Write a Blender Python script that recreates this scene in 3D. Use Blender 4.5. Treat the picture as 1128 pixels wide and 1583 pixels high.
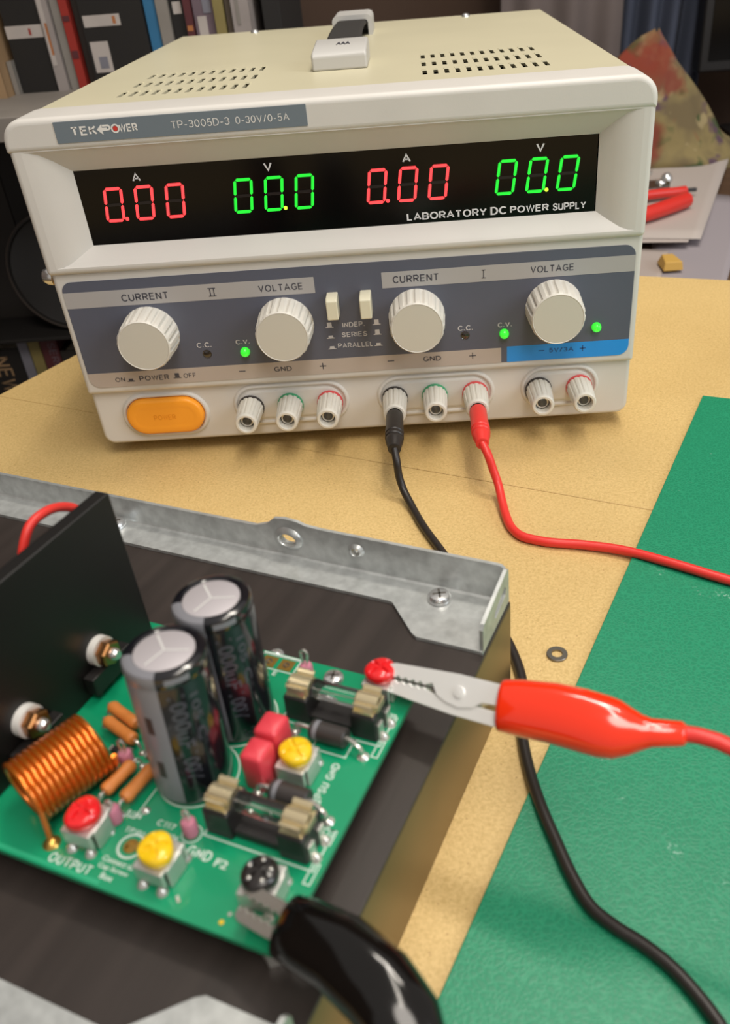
import bpy, bmesh, math, random
from math import sin, cos, pi, radians, sqrt
from mathutils import Vector, Matrix
from mathutils.geometry import tessellate_polygon

# ------------------------------------------------------------------ scene, camera, light
# everything below is written in millimetres and scaled to metres when meshes are built
S = 0.001
for o in list(bpy.data.objects):
    bpy.data.objects.remove(o)
scene = bpy.context.scene
COL = scene.collection
random.seed(7)

cam_d = bpy.data.cameras.new('camera')
cam = bpy.data.objects.new('camera', cam_d)
COL.objects.link(cam)
cam.location = (35.966*S, -379.02*S, 217.73*S)
cam.rotation_euler = (0.9604, 0.0651, -0.0089)
cam_d.sensor_fit = 'VERTICAL'
cam_d.sensor_height = 24.0
cam_d.sensor_width = 24.0*1128/1583
cam_d.lens = 24.0*1319.09/1583
cam_d.shift_x = -76.1/1583
cam_d.shift_y = 13.06/1583
cam_d.clip_start = 0.005
cam_d.clip_end = 20
cam_d.dof.use_dof = True
cam_d.dof.focus_distance = 0.375
cam_d.dof.aperture_fstop = 10.0
scene.camera = cam

world = bpy.data.worlds.new('room_ambient')
scene.world = world
world.use_nodes = True
bg = world.node_tree.nodes['Background']
bg.inputs['Color'].default_value = (1.0, 0.94, 0.88, 1)
bg.inputs['Strength'].default_value = 0.42

def area(name, loc, target, size, energy, color, shape='DISK', size_y=None):
    d = bpy.data.lights.new(name, 'AREA')
    d.shape = shape
    d.size = size
    if size_y:
        d.size_y = size_y
    d.energy = energy
    d.color = color
    o = bpy.data.objects.new(name, d)
    COL.objects.link(o)
    o.location = loc
    o.rotation_euler = (Vector(target)-Vector(loc)).to_track_quat('-Z', 'Y').to_euler()
    return o
area('bench_lamp_front', (0.22, -0.20, 1.25), (0.20, -0.20, 0.0), 0.80, 4.2, (1.0, 0.93, 0.82), 'RECTANGLE', 0.08)
area('bench_lamp_rear', (0.30, 0.16, 1.25), (0.20, 0.0, 0.0), 0.60, 5.6, (1.0, 0.93, 0.82), 'RECTANGLE', 0.10)
area('ceiling_lamp', (0.30, -1.05, 1.70), (0.0, 0.0, 0.05), 0.8, 14.5, (1.0, 0.93, 0.84))
area('cool_fill_right', (1.5, -0.9, 0.9), (0.1, 0.0, 0.1), 0.9, 11.0, (0.86, 0.93, 1.0))  # added cool fill from the right front, no window stands there

vs = scene.view_settings
vs.view_transform = 'Standard'
vs.look = 'None'
vs.exposure = 0.0
vs.gamma = 1.0
vs.use_curve_mapping = False

# ------------------------------------------------------------------ materials
def lin(c):
    if isinstance(c, str):
        c = tuple(int(c[i:i+2], 16)/255 for i in (0, 2, 4))
    return tuple((x/12.92 if x <= 0.04045 else ((x+0.055)/1.055)**2.4) for x in c)

MATS = {}
def mat(name, color, rough=0.5, metal=0.0, var=0.0, vscale=60, bump=0.0, bscale=300, coat=0.0,
        trans=0.0, emit=None, estr=1.0, stretch=None, ior=None, spec=None):
    m = bpy.data.materials.new(name)
    MATS[name] = m
    m.use_nodes = True
    nt = m.node_tree
    b = nt.nodes['Principled BSDF']
    c = lin(color)
    b.inputs['Base Color'].default_value = (*c, 1)
    b.inputs['Roughness'].default_value = rough
    b.inputs['Metallic'].default_value = metal
    b.inputs['Coat Weight'].default_value = coat
    b.inputs['Coat Roughness'].default_value = 0.08
    b.inputs['Transmission Weight'].default_value = trans
    if ior: b.inputs['IOR'].default_value = ior
    if spec is not None: b.inputs['Specular IOR Level'].default_value = spec
    if emit is not None:
        b.inputs['Emission Color'].default_value = (*emit, 1)
        b.inputs['Emission Strength'].default_value = estr
    tc = mp = None
    if var or bump:
        tc = nt.nodes.new('ShaderNodeTexCoord')
        mp = nt.nodes.new('ShaderNodeMapping')
        nt.links.new(tc.outputs['Object'], mp.inputs['Vector'])
        if stretch: mp.inputs['Scale'].default_value = stretch
    if var:
        n = nt.nodes.new('ShaderNodeTexNoise')
        n.inputs['Scale'].default_value = vscale
        n.inputs['Detail'].default_value = 6
        nt.links.new(mp.outputs['Vector'], n.inputs['Vector'])
        r = nt.nodes.new('ShaderNodeValToRGB')
        r.color_ramp.elements[0].position = 0.3
        r.color_ramp.elements[1].position = 0.7
        r.color_ramp.elements[0].color = (*[x*(1-var) for x in c], 1)
        r.color_ramp.elements[1].color = (*[min(1, x*(1+var)) for x in c], 1)
        nt.links.new(n.outputs['Fac'], r.inputs['Fac'])
        nt.links.new(r.outputs['Color'], b.inputs['Base Color'])
    if bump:
        n2 = nt.nodes.new('ShaderNodeTexNoise')
        n2.inputs['Scale'].default_value = bscale
        n2.inputs['Detail'].default_value = 3
        nt.links.new(mp.outputs['Vector'], n2.inputs['Vector'])
        bp = nt.nodes.new('ShaderNodeBump')
        bp.inputs['Strength'].default_value = bump
        bp.inputs['Distance'].default_value = 0.0005
        nt.links.new(n2.outputs['Fac'], bp.inputs['Height'])
        nt.links.new(bp.outputs['Normal'], b.inputs['Normal'])
    return m

mat('bezel', 'd4d0ca', 0.42, var=0.03, vscale=30, bump=0.06, bscale=1500)
mat('bezel_dark', 'bdb8b0', 0.45)
mat('case_beige', 'd0c9ac', 0.38, var=0.03, vscale=12, bump=0.05, bscale=900)
mat('interior_shade', '1a1815', 0.8)  # near-black standing in for the shade inside the case
mat('panel_slate', '5a5d6b', 0.42, var=0.03, vscale=40)
mat('band_grey', 'aeaaa8', 0.4)
mat('band_tan', 'b9aca2', 0.4)
mat('band_blue', '2a93e6', 0.4)
mat('print_dark', '4b4a52', 0.5)
mat('print_light', 'c9c6c8', 0.5)
mat('print_blue', '2a4f86', 0.5)
mat('nameplate', '6f7a83', 0.42)
mat('nameplate_text', 'e6e3df', 0.5)
mat('logo_red', 'd0392f', 0.5)
mat('display_glass', '070607', 0.15, spec=0.25)
mat('display_text', 'e4e2e4', 0.5)
mat('seg_red', 'c01818', 0.4, emit=(1.0, 0.055, 0.06), estr=1.7)
mat('seg_green', '109020', 0.4, emit=(0.02, 1.0, 0.05), estr=0.85)
mat('seg_yellow', 'c0c020', 0.4, emit=(0.55, 1.0, 0.05), estr=1.1)
mat('seg_off', '1d1718', 0.3)
mat('led_green', '3be03b', 0.15, emit=(0.03, 0.85, 0.03), estr=0.75, coat=1)
mat('led_off', '2a2422', 0.2, coat=1)
mat('knob', 'dcd8cf', 0.42)
mat('knob_face', 'cfcabd', 0.4)
mat('switch_cream', 'e2dcc3', 0.35)
mat('orange', 'ffa630', 0.36, spec=0.4)
mat('orange_label', 'e98a12', 0.45)
mat('post', 'dbd7cd', 0.35)
mat('ring_red', 'd04a4c', 0.4)
mat('ring_green', '3f9a6c', 0.4)
mat('ring_black', '35302e', 0.4)
mat('chrome', 'e6e6e6', 0.2, metal=0.85)
mat('steel', 'd2d0cb', 0.33, metal=0.7, var=0.06, vscale=260, bump=0.05, bscale=600)
mat('brass', 'c79a4a', 0.25, metal=1)
mat('handle_grey', 'bfbdb9', 0.45)
mat('strap', '2b2826', 0.8, bump=0.2, bscale=800)
mat('rubber', '24211f', 0.7)
mat('chassis_black', '342d2a', 0.38, var=0.22, vscale=150, stretch=(1, 0.06, 1), bump=0.04, bscale=2500)
mat('chassis_bronze', '84714f', 0.38, metal=0.7, var=0.12, vscale=300, stretch=(1, 0.05, 0.05))
mat('galvanised', 'c9cccb', 0.36, metal=0.6, var=0.16, vscale=240, bump=0.06, bscale=500)
mat('pcb', '0f8f63', 0.25, var=0.06, vscale=80, coat=0.6)
mat('pcb_edge', '4d7a3f', 0.5)
mat('silk', 'c8d9cf', 0.5)
mat('solder', 'e0ddd6', 0.25, metal=0.8)
mat('gold', 'c9a255', 0.3, metal=0.9)
mat('sleeve', '15151a', 0.16, coat=0.6)
mat('sleeve_stripe', '7c7c82', 0.3)
mat('sleeve_print', '484850', 0.3)
mat('alu', 'bdb7bb', 0.45, metal=0.3)
mat('film_red', 'd8404c', 0.36)
mat('wax_red', 'e01f24', 0.25, coat=0.5)
mat('wax_yellow', 'efc41a', 0.25, coat=0.5)
mat('screw_black', '201c1b', 0.3, coat=0.4)
mat('clip_gold', 'e2d2ac', 0.25, metal=0.75)
mat('plastic_black', '1d1b1b', 0.4)
mat('diode', '35302f', 0.45)
mat('glass', 'ffffff', 0.03, trans=1.0, ior=1.35)
mat('copper', 'd9741a', 0.25, metal=0.75, coat=0.6)
mat('resistor', 'c97a38', 0.5, var=0.08, vscale=400)
mat('bead', 'c0788c', 0.5)
mat('heatsink', '0f0d0c', 0.48)
mat('washer_white', 'd8d6d2', 0.5)
mat('jaw', 'fafaf8', 0.28, metal=0.4)
mat('pcb_trace', '2aa276', 0.3, coat=0.5)
mat('copper_nut', 'c08a5a', 0.28, metal=1)
mat('wire_red', 'e0362f', 0.4)
mat('cable_red', 'e2352f', 0.38)
mat('boot_red', 'f2330f', 0.16, coat=0.7)
mat('cable_black', '26211f', 0.4)
mat('boot_black', '0d0b0a', 0.12, coat=0.25, spec=0.4)
mat('paper', 'b8ada6', 0.7)
mat('paper_lilac', '9d959a', 0.7)
mat('paper_pink', 'b0a39c', 0.7)
mat('yellow_block', 'cfa553', 0.6)
mat('grip_red', 'd9332a', 0.35)
mat('tool_steel', '8a857f', 0.35, metal=1)
mat('wall_brown', '4d392c', 0.8, var=0.15, vscale=4)
mat('floor_brown', '5c4433', 0.6, var=0.2, vscale=6)
mat('desk_brown', '5b4432', 0.5, var=0.2, vscale=8, stretch=(1, 8, 1))
mat('shelf_grey', '867f78', 0.6, var=0.06, vscale=40)
mat('shelf_dark', '1c1917', 0.7)
mat('bench_leg', '6b5a48', 0.6)
mat('disc_black', '1d1a18', 0.28)
mat('disc_rim_highlight', '4a433e', 0.3)  # lighter than the disc: the rim's highlight is put into its colour
mat('cloth_lilac', '6b605d', 0.9, var=0.08, vscale=12)
mat('curtain_blue', '43495a', 0.9, var=0.25, vscale=20, stretch=(1, 1, 0.1))
mat('monitor_black', '1d1c1d', 0.35)
mat('pages', 'd8cfbd', 0.8)

# particle board: tan with fine fibres and dark flecks
def particle_board():
    m = bpy.data.materials.new('particle_board'); MATS['particle_board'] = m
    m.use_nodes = True
    nt = m.node_tree; N = nt.nodes; L = nt.links
    b = N['Principled BSDF']
    b.inputs['Roughness'].default_value = 0.48
    tc = N.new('ShaderNodeTexCoord')
    a = N.new('ShaderNodeTexNoise'); a.inputs['Scale'].default_value = 900; a.inputs['Detail'].default_value = 5; a.inputs['Distortion'].default_value = 0.8
    L.new(tc.outputs['Object'], a.inputs['Vector'])
    r = N.new('ShaderNodeValToRGB')
    r.color_ramp.elements[0].position = 0.30; r.color_ramp.elements[0].color = (*lin('c8a96c'), 1)
    r.color_ramp.elements[1].position = 0.62; r.color_ramp.elements[1].color = (*lin('dfc084'), 1)
    L.new(a.outputs['Fac'], r.inputs['Fac'])
    big = N.new('ShaderNodeTexNoise'); big.inputs['Scale'].default_value = 9; big.inputs['Detail'].default_value = 4
    L.new(tc.outputs['Object'], big.inputs['Vector'])
    rb = N.new('ShaderNodeValToRGB')
    rb.color_ramp.elements[0].position = 0.3; rb.color_ramp.elements[0].color = (.86, .84, .80, 1)
    rb.color_ramp.elements[1].position = 0.7; rb.color_ramp.elements[1].color = (1, 1, 1, 1)
    L.new(big.outputs['Fac'], rb.inputs['Fac'])
    mx = N.new('ShaderNodeMix'); mx.data_type = 'RGBA'; mx.blend_type = 'MULTIPLY'; mx.inputs[0].default_value = 1
    L.new(r.outputs['Color'], mx.inputs[6]); L.new(rb.outputs['Color'], mx.inputs[7])
    v = N.new('ShaderNodeTexVoronoi'); v.inputs['Scale'].default_value = 260; v.inputs['Randomness'].default_value = 1
    L.new(tc.outputs['Object'], v.inputs['Vector'])
    rv = N.new('ShaderNodeValToRGB')
    rv.color_ramp.elements[0].position = 0.06; rv.color_ramp.elements[0].color = (1, 1, 1, 1)
    rv.color_ramp.elements[1].position = 0.10; rv.color_ramp.elements[1].color = (0, 0, 0, 1)
    L.new(v.outputs['Distance'], rv.inputs['Fac'])
    v2 = N.new('ShaderNodeMath'); v2.operation = 'MULTIPLY'; v2.inputs[1].default_value = 0.5
    L.new(rv.outputs['Color'], v2.inputs[0])
    mx2 = N.new('ShaderNodeMix'); mx2.data_type = 'RGBA'
    L.new(v2.outputs[0], mx2.inputs[0]); L.new(mx.outputs[2], mx2.inputs[6]); mx2.inputs[7].default_value = (*lin('8a5c2c'), 1)
    L.new(mx2.outputs[2], b.inputs['Base Color'])
    bp = N.new('ShaderNodeBump'); bp.inputs['Strength'].default_value = 0.15; bp.inputs['Distance'].default_value = 0.0004
    L.new(a.outputs['Fac'], bp.inputs['Height']); L.new(bp.outputs['Normal'], b.inputs['Normal'])
particle_board()

# green leatherette: pebbled grain and a few pale scuffs
def leatherette():
    m = bpy.data.materials.new('green_leatherette'); MATS['green_leatherette'] = m
    m.use_nodes = True
    nt = m.node_tree; N = nt.nodes; L = nt.links
    b = N['Principled BSDF']
    b.inputs['Roughness'].default_value = 0.42
    tc = N.new('ShaderNodeTexCoord')
    v = N.new('ShaderNodeTexVoronoi'); v.feature = 'DISTANCE_TO_EDGE'; v.inputs['Scale'].default_value = 620
    nz = N.new('ShaderNodeTexNoise'); nz.inputs['Scale'].default_value = 120
    ad = N.new('ShaderNodeVectorMath'); ad.operation = 'MULTIPLY_ADD'; ad.inputs[1].default_value = (.006, .006, .006)
    L.new(tc.outputs['Object'], nz.inputs['Vector'])
    L.new(nz.outputs['Color'], ad.inputs[0]); L.new(tc.outputs['Object'], ad.inputs[2])
    L.new(ad.outputs[0], v.inputs['Vector'])
    r = N.new('ShaderNodeValToRGB')
    r.color_ramp.elements[0].position = 0.0; r.color_ramp.elements[0].color = (*lin('229069'), 1)
    r.color_ramp.elements[1].position = 0.16; r.color_ramp.elements[1].color = (*lin('17815d'), 1)
    L.new(v.outputs['Distance'], r.inputs['Fac'])
    sc = N.new('ShaderNodeTexNoise'); sc.inputs['Scale'].default_value = 26; sc.inputs['Detail'].default_value = 9; sc.inputs['Roughness'].default_value = 0.7
    L.new(tc.outputs['Object'], sc.inputs['Vector'])
    rs = N.new('ShaderNodeValToRGB')
    rs.color_ramp.elements[0].position = 0.60; rs.color_ramp.elements[0].color = (0, 0, 0, 1)
    rs.color_ramp.elements[1].position = 0.70; rs.color_ramp.elements[1].color = (.8, .8, .8, 1)
    L.new(sc.outputs['Fac'], rs.inputs['Fac'])
    fn = N.new('ShaderNodeTexNoise'); fn.inputs['Scale'].default_value = 700; fn.inputs['Detail'].default_value = 2
    L.new(tc.outputs['Object'], fn.inputs['Vector'])
    rf = N.new('ShaderNodeMapRange'); rf.inputs[1].default_value = .54; rf.inputs[2].default_value = .62
    L.new(fn.outputs['Fac'], rf.inputs[0])
    ml = N.new('ShaderNodeMath'); ml.operation = 'MULTIPLY'
    L.new(rs.outputs['Color'], ml.inputs[0]); L.new(rf.outputs[0], ml.inputs[1])
    mx = N.new('ShaderNodeMix'); mx.data_type = 'RGBA'
    L.new(ml.outputs[0], mx.inputs[0]); L.new(r.outputs['Color'], mx.inputs[6]); mx.inputs[7].default_value = (*lin('a9cfc0'), 1)
    L.new(mx.outputs[2], b.inputs['Base Color'])
    mn = N.new('ShaderNodeMath'); mn.operation = 'MINIMUM'; mn.inputs[1].default_value = 0.2
    L.new(v.outputs['Distance'], mn.inputs[0])
    bp = N.new('ShaderNodeBump'); bp.inputs['Strength'].default_value = 0.20; bp.inputs['Distance'].default_value = 0.001
    L.new(mn.outputs[0], bp.inputs['Height']); L.new(bp.outputs['Normal'], b.inputs['Normal'])
leatherette()

# floral cushion fabric: beige ground with soft red, green and purple blooms
def floral():
    m = bpy.data.materials.new('floral_fabric'); MATS['floral_fabric'] = m
    m.use_nodes = True
    nt = m.node_tree; N = nt.nodes; L = nt.links
    b = N['Principled BSDF']; b.inputs['Roughness'].default_value = 0.9
    tc = N.new('ShaderNodeTexCoord')
    prev = None
    base = (*lin('6e6044'), 1)
    for k, (sc, lo, hi, colr) in enumerate(((24, .45, .60, '86774f'), (17, .60, .68, '8a3a28'), (30, .58, .66, '41502c'), (34, .60, .68, '5a4550'), (40, .62, .70, '9c8c66'))):
        mp = N.new('ShaderNodeMapping'); mp.inputs['Location'].default_value = (k*3.1, k*1.7, k*0.9)
        L.new(tc.outputs['Object'], mp.inputs['Vector'])
        n = N.new('ShaderNodeTexNoise'); n.inputs['Scale'].default_value = sc; n.inputs['Detail'].default_value = 2
        L.new(mp.outputs['Vector'], n.inputs['Vector'])
        r = N.new('ShaderNodeValToRGB')
        r.color_ramp.elements[0].position = lo; r.color_ramp.elements[0].color = (0, 0, 0, 1)
        r.color_ramp.elements[1].position = hi; r.color_ramp.elements[1].color = (1, 1, 1, 1)
        L.new(n.outputs['Fac'], r.inputs['Fac'])
        mx = N.new('ShaderNodeMix'); mx.data_type = 'RGBA'
        L.new(r.outputs['Color'], mx.inputs[0])
        if prev is None: mx.inputs[6].default_value = base
        else: L.new(prev, mx.inputs[6])
        mx.inputs[7].default_value = (*lin(colr), 1)
        prev = mx.outputs[2]
    for (cx, cy, cz, rad, colr) in ((-.004, -.02, .128, .034, '853a28'), (-.016, -.03, .044, .034, '7c3426'), (.020, -.02, .104, .022, '7c3a2c'), (.046, -.03, .074, .012, '3f4d28'),
                                    (.052, -.03, .054, .011, '3f4d28'), (.058, -.04, .036, .014, '46542c'), (.006, -.03, .074, .015, '54424e')):
        di = N.new('ShaderNodeVectorMath'); di.operation = 'DISTANCE'; di.inputs[1].default_value = (cx, cy, cz)
        wv = N.new('ShaderNodeTexNoise'); wv.inputs['Scale'].default_value = 45
        L.new(tc.outputs['Object'], wv.inputs['Vector'])
        of = N.new('ShaderNodeVectorMath'); of.operation = 'MULTIPLY_ADD'; of.inputs[1].default_value = (.03, .0, .03)
        L.new(wv.outputs['Color'], of.inputs[0]); L.new(tc.outputs['Object'], of.inputs[2])
        s2 = N.new('ShaderNodeVectorMath'); s2.operation = 'SUBTRACT'; s2.inputs[1].default_value = (.015, 0, .015)
        L.new(of.outputs[0], s2.inputs[0])
        fl = N.new('ShaderNodeVectorMath'); fl.operation = 'MULTIPLY'; fl.inputs[1].default_value = (1, .3, 1)
        L.new(s2.outputs[0], fl.inputs[0]); L.new(fl.outputs[0], di.inputs[0])
        r = N.new('ShaderNodeMapRange'); r.inputs[1].default_value = rad*.6; r.inputs[2].default_value = rad; r.inputs[3].default_value = .9; r.inputs[4].default_value = 0
        L.new(di.outputs['Value'], r.inputs[0])
        mx = N.new('ShaderNodeMix'); mx.data_type = 'RGBA'
        L.new(r.outputs[0], mx.inputs[0]); L.new(prev, mx.inputs[6]); mx.inputs[7].default_value = (*lin(colr), 1)
        prev = mx.outputs[2]
    L.new(prev, b.inputs['Base Color'])
floral()

# ------------------------------------------------------------------ mesh helpers
class MB:
    def __init__(s, M=None):
        s.v = []; s.f = []; s.mi = []; s.M = M or Matrix.Identity(4); s.cur = 0
    def add(s, verts, faces):
        n = len(s.v)
        s.v += [tuple(s.M @ Vector(p)) for p in verts]
        s.f += [tuple(i+n for i in f) for f in faces]
        s.mi += [s.cur]*len(faces)
        return s
    def box(s, x0, x1, y0, y1, z0, z1):
        return s.add([(x0,y0,z0),(x1,y0,z0),(x1,y1,z0),(x0,y1,z0),(x0,y0,z1),(x1,y0,z1),(x1,y1,z1),(x0,y1,z1)],
                     [(0,3,2,1),(4,5,6,7),(0,1,5,4),(1,2,6,5),(2,3,7,6),(3,0,4,7)])
    def prism(s, poly, a, b, plane='xy', holes=()):
        def P(p, t):
            return {'xy': (p[0], p[1], t), 'xz': (p[0], t, p[1]), 'yz': (t, p[0], p[1])}[plane]
        loops = [list(poly)]+[list(h) for h in holes]
        flat = [p for l in loops for p in l]
        n = len(flat)
        tri = tessellate_polygon([[Vector((p[0], p[1], 0)) for p in l] for l in loops])
        F = []
        for t in tri:
            F.append(tuple(t)); F.append(tuple(i+n for i in reversed(t)))
        k = 0
        for l in loops:
            m = len(l)
            for i in range(m):
                j = (i+1) % m
                F.append((k+i, k+j, n+k+j, n+k+i))
            k += m
        return s.add([P(p, a) for p in flat]+[P(p, b) for p in flat], F)
    def sheet(s, poly, t, plane='xy', holes=()):
        def P(p): return {'xy': (p[0], p[1], t), 'xz': (p[0], t, p[1]), 'yz': (t, p[0], p[1])}[plane]
        loops = [list(poly)]+[list(h) for h in holes]
        flat = [p for l in loops for p in l]
        tri = tessellate_polygon([[Vector((p[0], p[1], 0)) for p in l] for l in loops])
        return s.add([P(p) for p in flat], [tuple(t) for t in tri])
    def loft(s, rings, cap0=True, cap1=True, closed=True):
        n = len(rings[0]); V = [p for r in rings for p in r]; F = []
        for i in range(len(rings)-1):
            for j in range(n if closed else n-1):
                k = (j+1) % n
                F.append((i*n+j, i*n+k, (i+1)*n+k, (i+1)*n+j))
        if cap0: F.append(tuple(reversed(range(n))))
        if cap1: F.append(tuple(range((len(rings)-1)*n, len(rings)*n)))
        return s.add(V, F)
    def lathe(s, prof, o=(0,0,0), ax=(0,0,1), seg=24, cap0=True, cap1=True, ang0=0, ang1=2*pi, mod=None):
        ax = Vector(ax).normalized(); t = Vector((1,0,0)) if abs(ax.x) < .9 else Vector((0,1,0))
        e1 = ax.cross(t).normalized(); e2 = ax.cross(e1); o = Vector(o)
        full = abs(ang1-ang0-2*pi) < 1e-6
        rings = []
        for r, h in prof:
            rg = []
            for k in range(seg if full else seg+1):
                a = ang0+(ang1-ang0)*k/seg
                rr = r*(mod(a, h) if mod else 1)
                rg.append(tuple(o+ax*h+(e1*cos(a)+e2*sin(a))*rr))
            rings.append(rg)
        return s.loft(rings, cap0 and full, cap1 and full, full)
    def tube(s, pts, r, seg=10, caps=True):
        pts = [Vector(p) for p in pts]; n = len(pts)
        R = r if isinstance(r, (list, tuple)) else [r]*n
        rings = []; up = None
        for i, p in enumerate(pts):
            d = (pts[min(i+1, n-1)]-pts[max(i-1, 0)]).normalized()
            if up is None:
                up = d.cross(Vector((0,0,1)) if abs(d.z) < .9 else Vector((1,0,0))).normalized()
            up = (up-d*up.dot(d)).normalized(); e2 = d.cross(up)
            rings.append([tuple(p+(up*cos(2*pi*k/seg)+e2*sin(2*pi*k/seg))*R[i]) for k in range(seg)])
        return s.loft(rings, caps, caps)
    def dome(s, c, r, h, ax=(0,0,1), seg=14, n=4):
        prof = [(r*cos(pi/2*i/n), h*sin(pi/2*i/n)) for i in range(n)]+[(r*.02, h)]
        return s.lathe(prof, c, ax, seg, False, True)
    def build(s, name, m, parent=None, smooth=35, bevel=None, recalc=True, loc=None):
        me = bpy.data.meshes.new(name)
        me.from_pydata([(x*S, y*S, z*S) for x, y, z in s.v], [], s.f)
        ms = m if isinstance(m, (list, tuple)) else [m]
        for q in ms: me.materials.append(MATS[q])
        if len(ms) > 1: me.polygons.foreach_set('material_index', s.mi)
        if recalc:
            bm = bmesh.new(); bm.from_mesh(me)
            bmesh.ops.recalc_face_normals(bm, faces=bm.faces)
            bm.to_mesh(me); bm.free()
        if smooth:
            me.polygons.foreach_set('use_smooth', [True]*len(me.polygons))
            me.set_sharp_from_angle(angle=radians(smooth))
        me.update()
        o = bpy.data.objects.new(name, me)
        COL.objects.link(o)
        if parent: o.parent = parent
        if loc: o.location = [c*S for c in loc]
        if bevel:
            b = o.modifiers.new('edge', 'BEVEL')
            b.width = bevel[0]*S; b.segments = bevel[1]; b.limit_method = 'ANGLE'; b.angle_limit = radians(40)
            b.harden_normals = True
        return o

def rr(x0, x1, z0, z1, r, n=6):
    """rounded rectangle, radii (bl, br, tr, tl)"""
    if not isinstance(r, (list, tuple)): r = [r]*4
    out = []
    for (cx, cz, q, a0) in ((x0, z0, r[0], pi), (x1, z0, r[1], 1.5*pi), (x1, z1, r[2], 0), (x0, z1, r[3], .5*pi)):
        sx = 1 if cx == x0 else -1; sz = 1 if cz == z0 else -1
        ox, oz = cx+sx*q, cz+sz*q
        for k in range(n+1):
            a = a0+.5*pi*k/n
            out.append((ox+q*cos(a), oz+q*sin(a)))
    return out
def circ(cx, cy, r, n=20): return [(cx+r*cos(2*pi*k/n), cy+r*sin(2*pi*k/n)) for k in range(n)]
def spline(P, n=10):
    """chord-length cubic through the points"""
    P = [Vector(p) for p in P]; N_ = len(P); out = []
    d = [max((P[i+1]-P[i]).length, 1e-6) for i in range(N_-1)]
    T_ = []
    for i in range(N_):
        if i == 0: T_.append((P[1]-P[0])/d[0])
        elif i == N_-1: T_.append((P[-1]-P[-2])/d[-1])
        else: T_.append(((P[i+1]-P[i])/d[i]*d[i-1]+(P[i]-P[i-1])/d[i-1]*d[i])/(d[i-1]+d[i]))
    for i in range(N_-1):
        for k in range(n):
            t = k/n; t2 = t*t; t3 = t2*t
            out.append(P[i]*(2*t3-3*t2+1)+T_[i]*d[i]*(t3-2*t2+t)+P[i+1]*(-2*t3+3*t2)+T_[i+1]*d[i]*(t3-t2))
    out.append(P[-1])
    return [tuple(p) for p in out]

def text(s, m, parent, o, xd, yd, w=None, h=3, bold=0.0, align='c', name='lettering', wrap=None, space=1.0):
    """flat print: bounding box fitted to w x h, centred (align c) or starting (align l) at o"""
    cu = bpy.data.curves.new('t', 'FONT')
    cu.body = s; cu.size = 1; cu.offset = bold; cu.space_character = space; cu.resolution_u = 3
    ob = bpy.data.objects.new('t', cu)
    me = bpy.data.meshes.new_from_object(ob)
    bpy.data.objects.remove(ob); bpy.data.curves.remove(cu)
    xs = [v.co.x for v in me.vertices]; ys = [v.co.y for v in me.vertices]
    x0, x1, y0, y1 = min(xs), max(xs), min(ys), max(ys)
    sy = h/(y1-y0); sx = (w/(x1-x0)) if w else sy
    ax = (x0+x1)/2 if align == 'c' else x0
    o = Vector(o); xd = Vector(xd).normalized(); yd = Vector(yd).normalized()
    for v in me.vertices:
        lx = (v.co.x-ax)*sx; ly = (v.co.y-(y0+y1)/2)*sy
        p = wrap(lx, ly) if wrap else o+xd*lx+yd*ly
        v.co = Vector(p)*S
    me.name = name
    me.materials.clear()
    me.materials.append(MATS[m])
    ob = bpy.data.objects.new(name, me); COL.objects.link(ob); ob.parent = parent
    return ob

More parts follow.
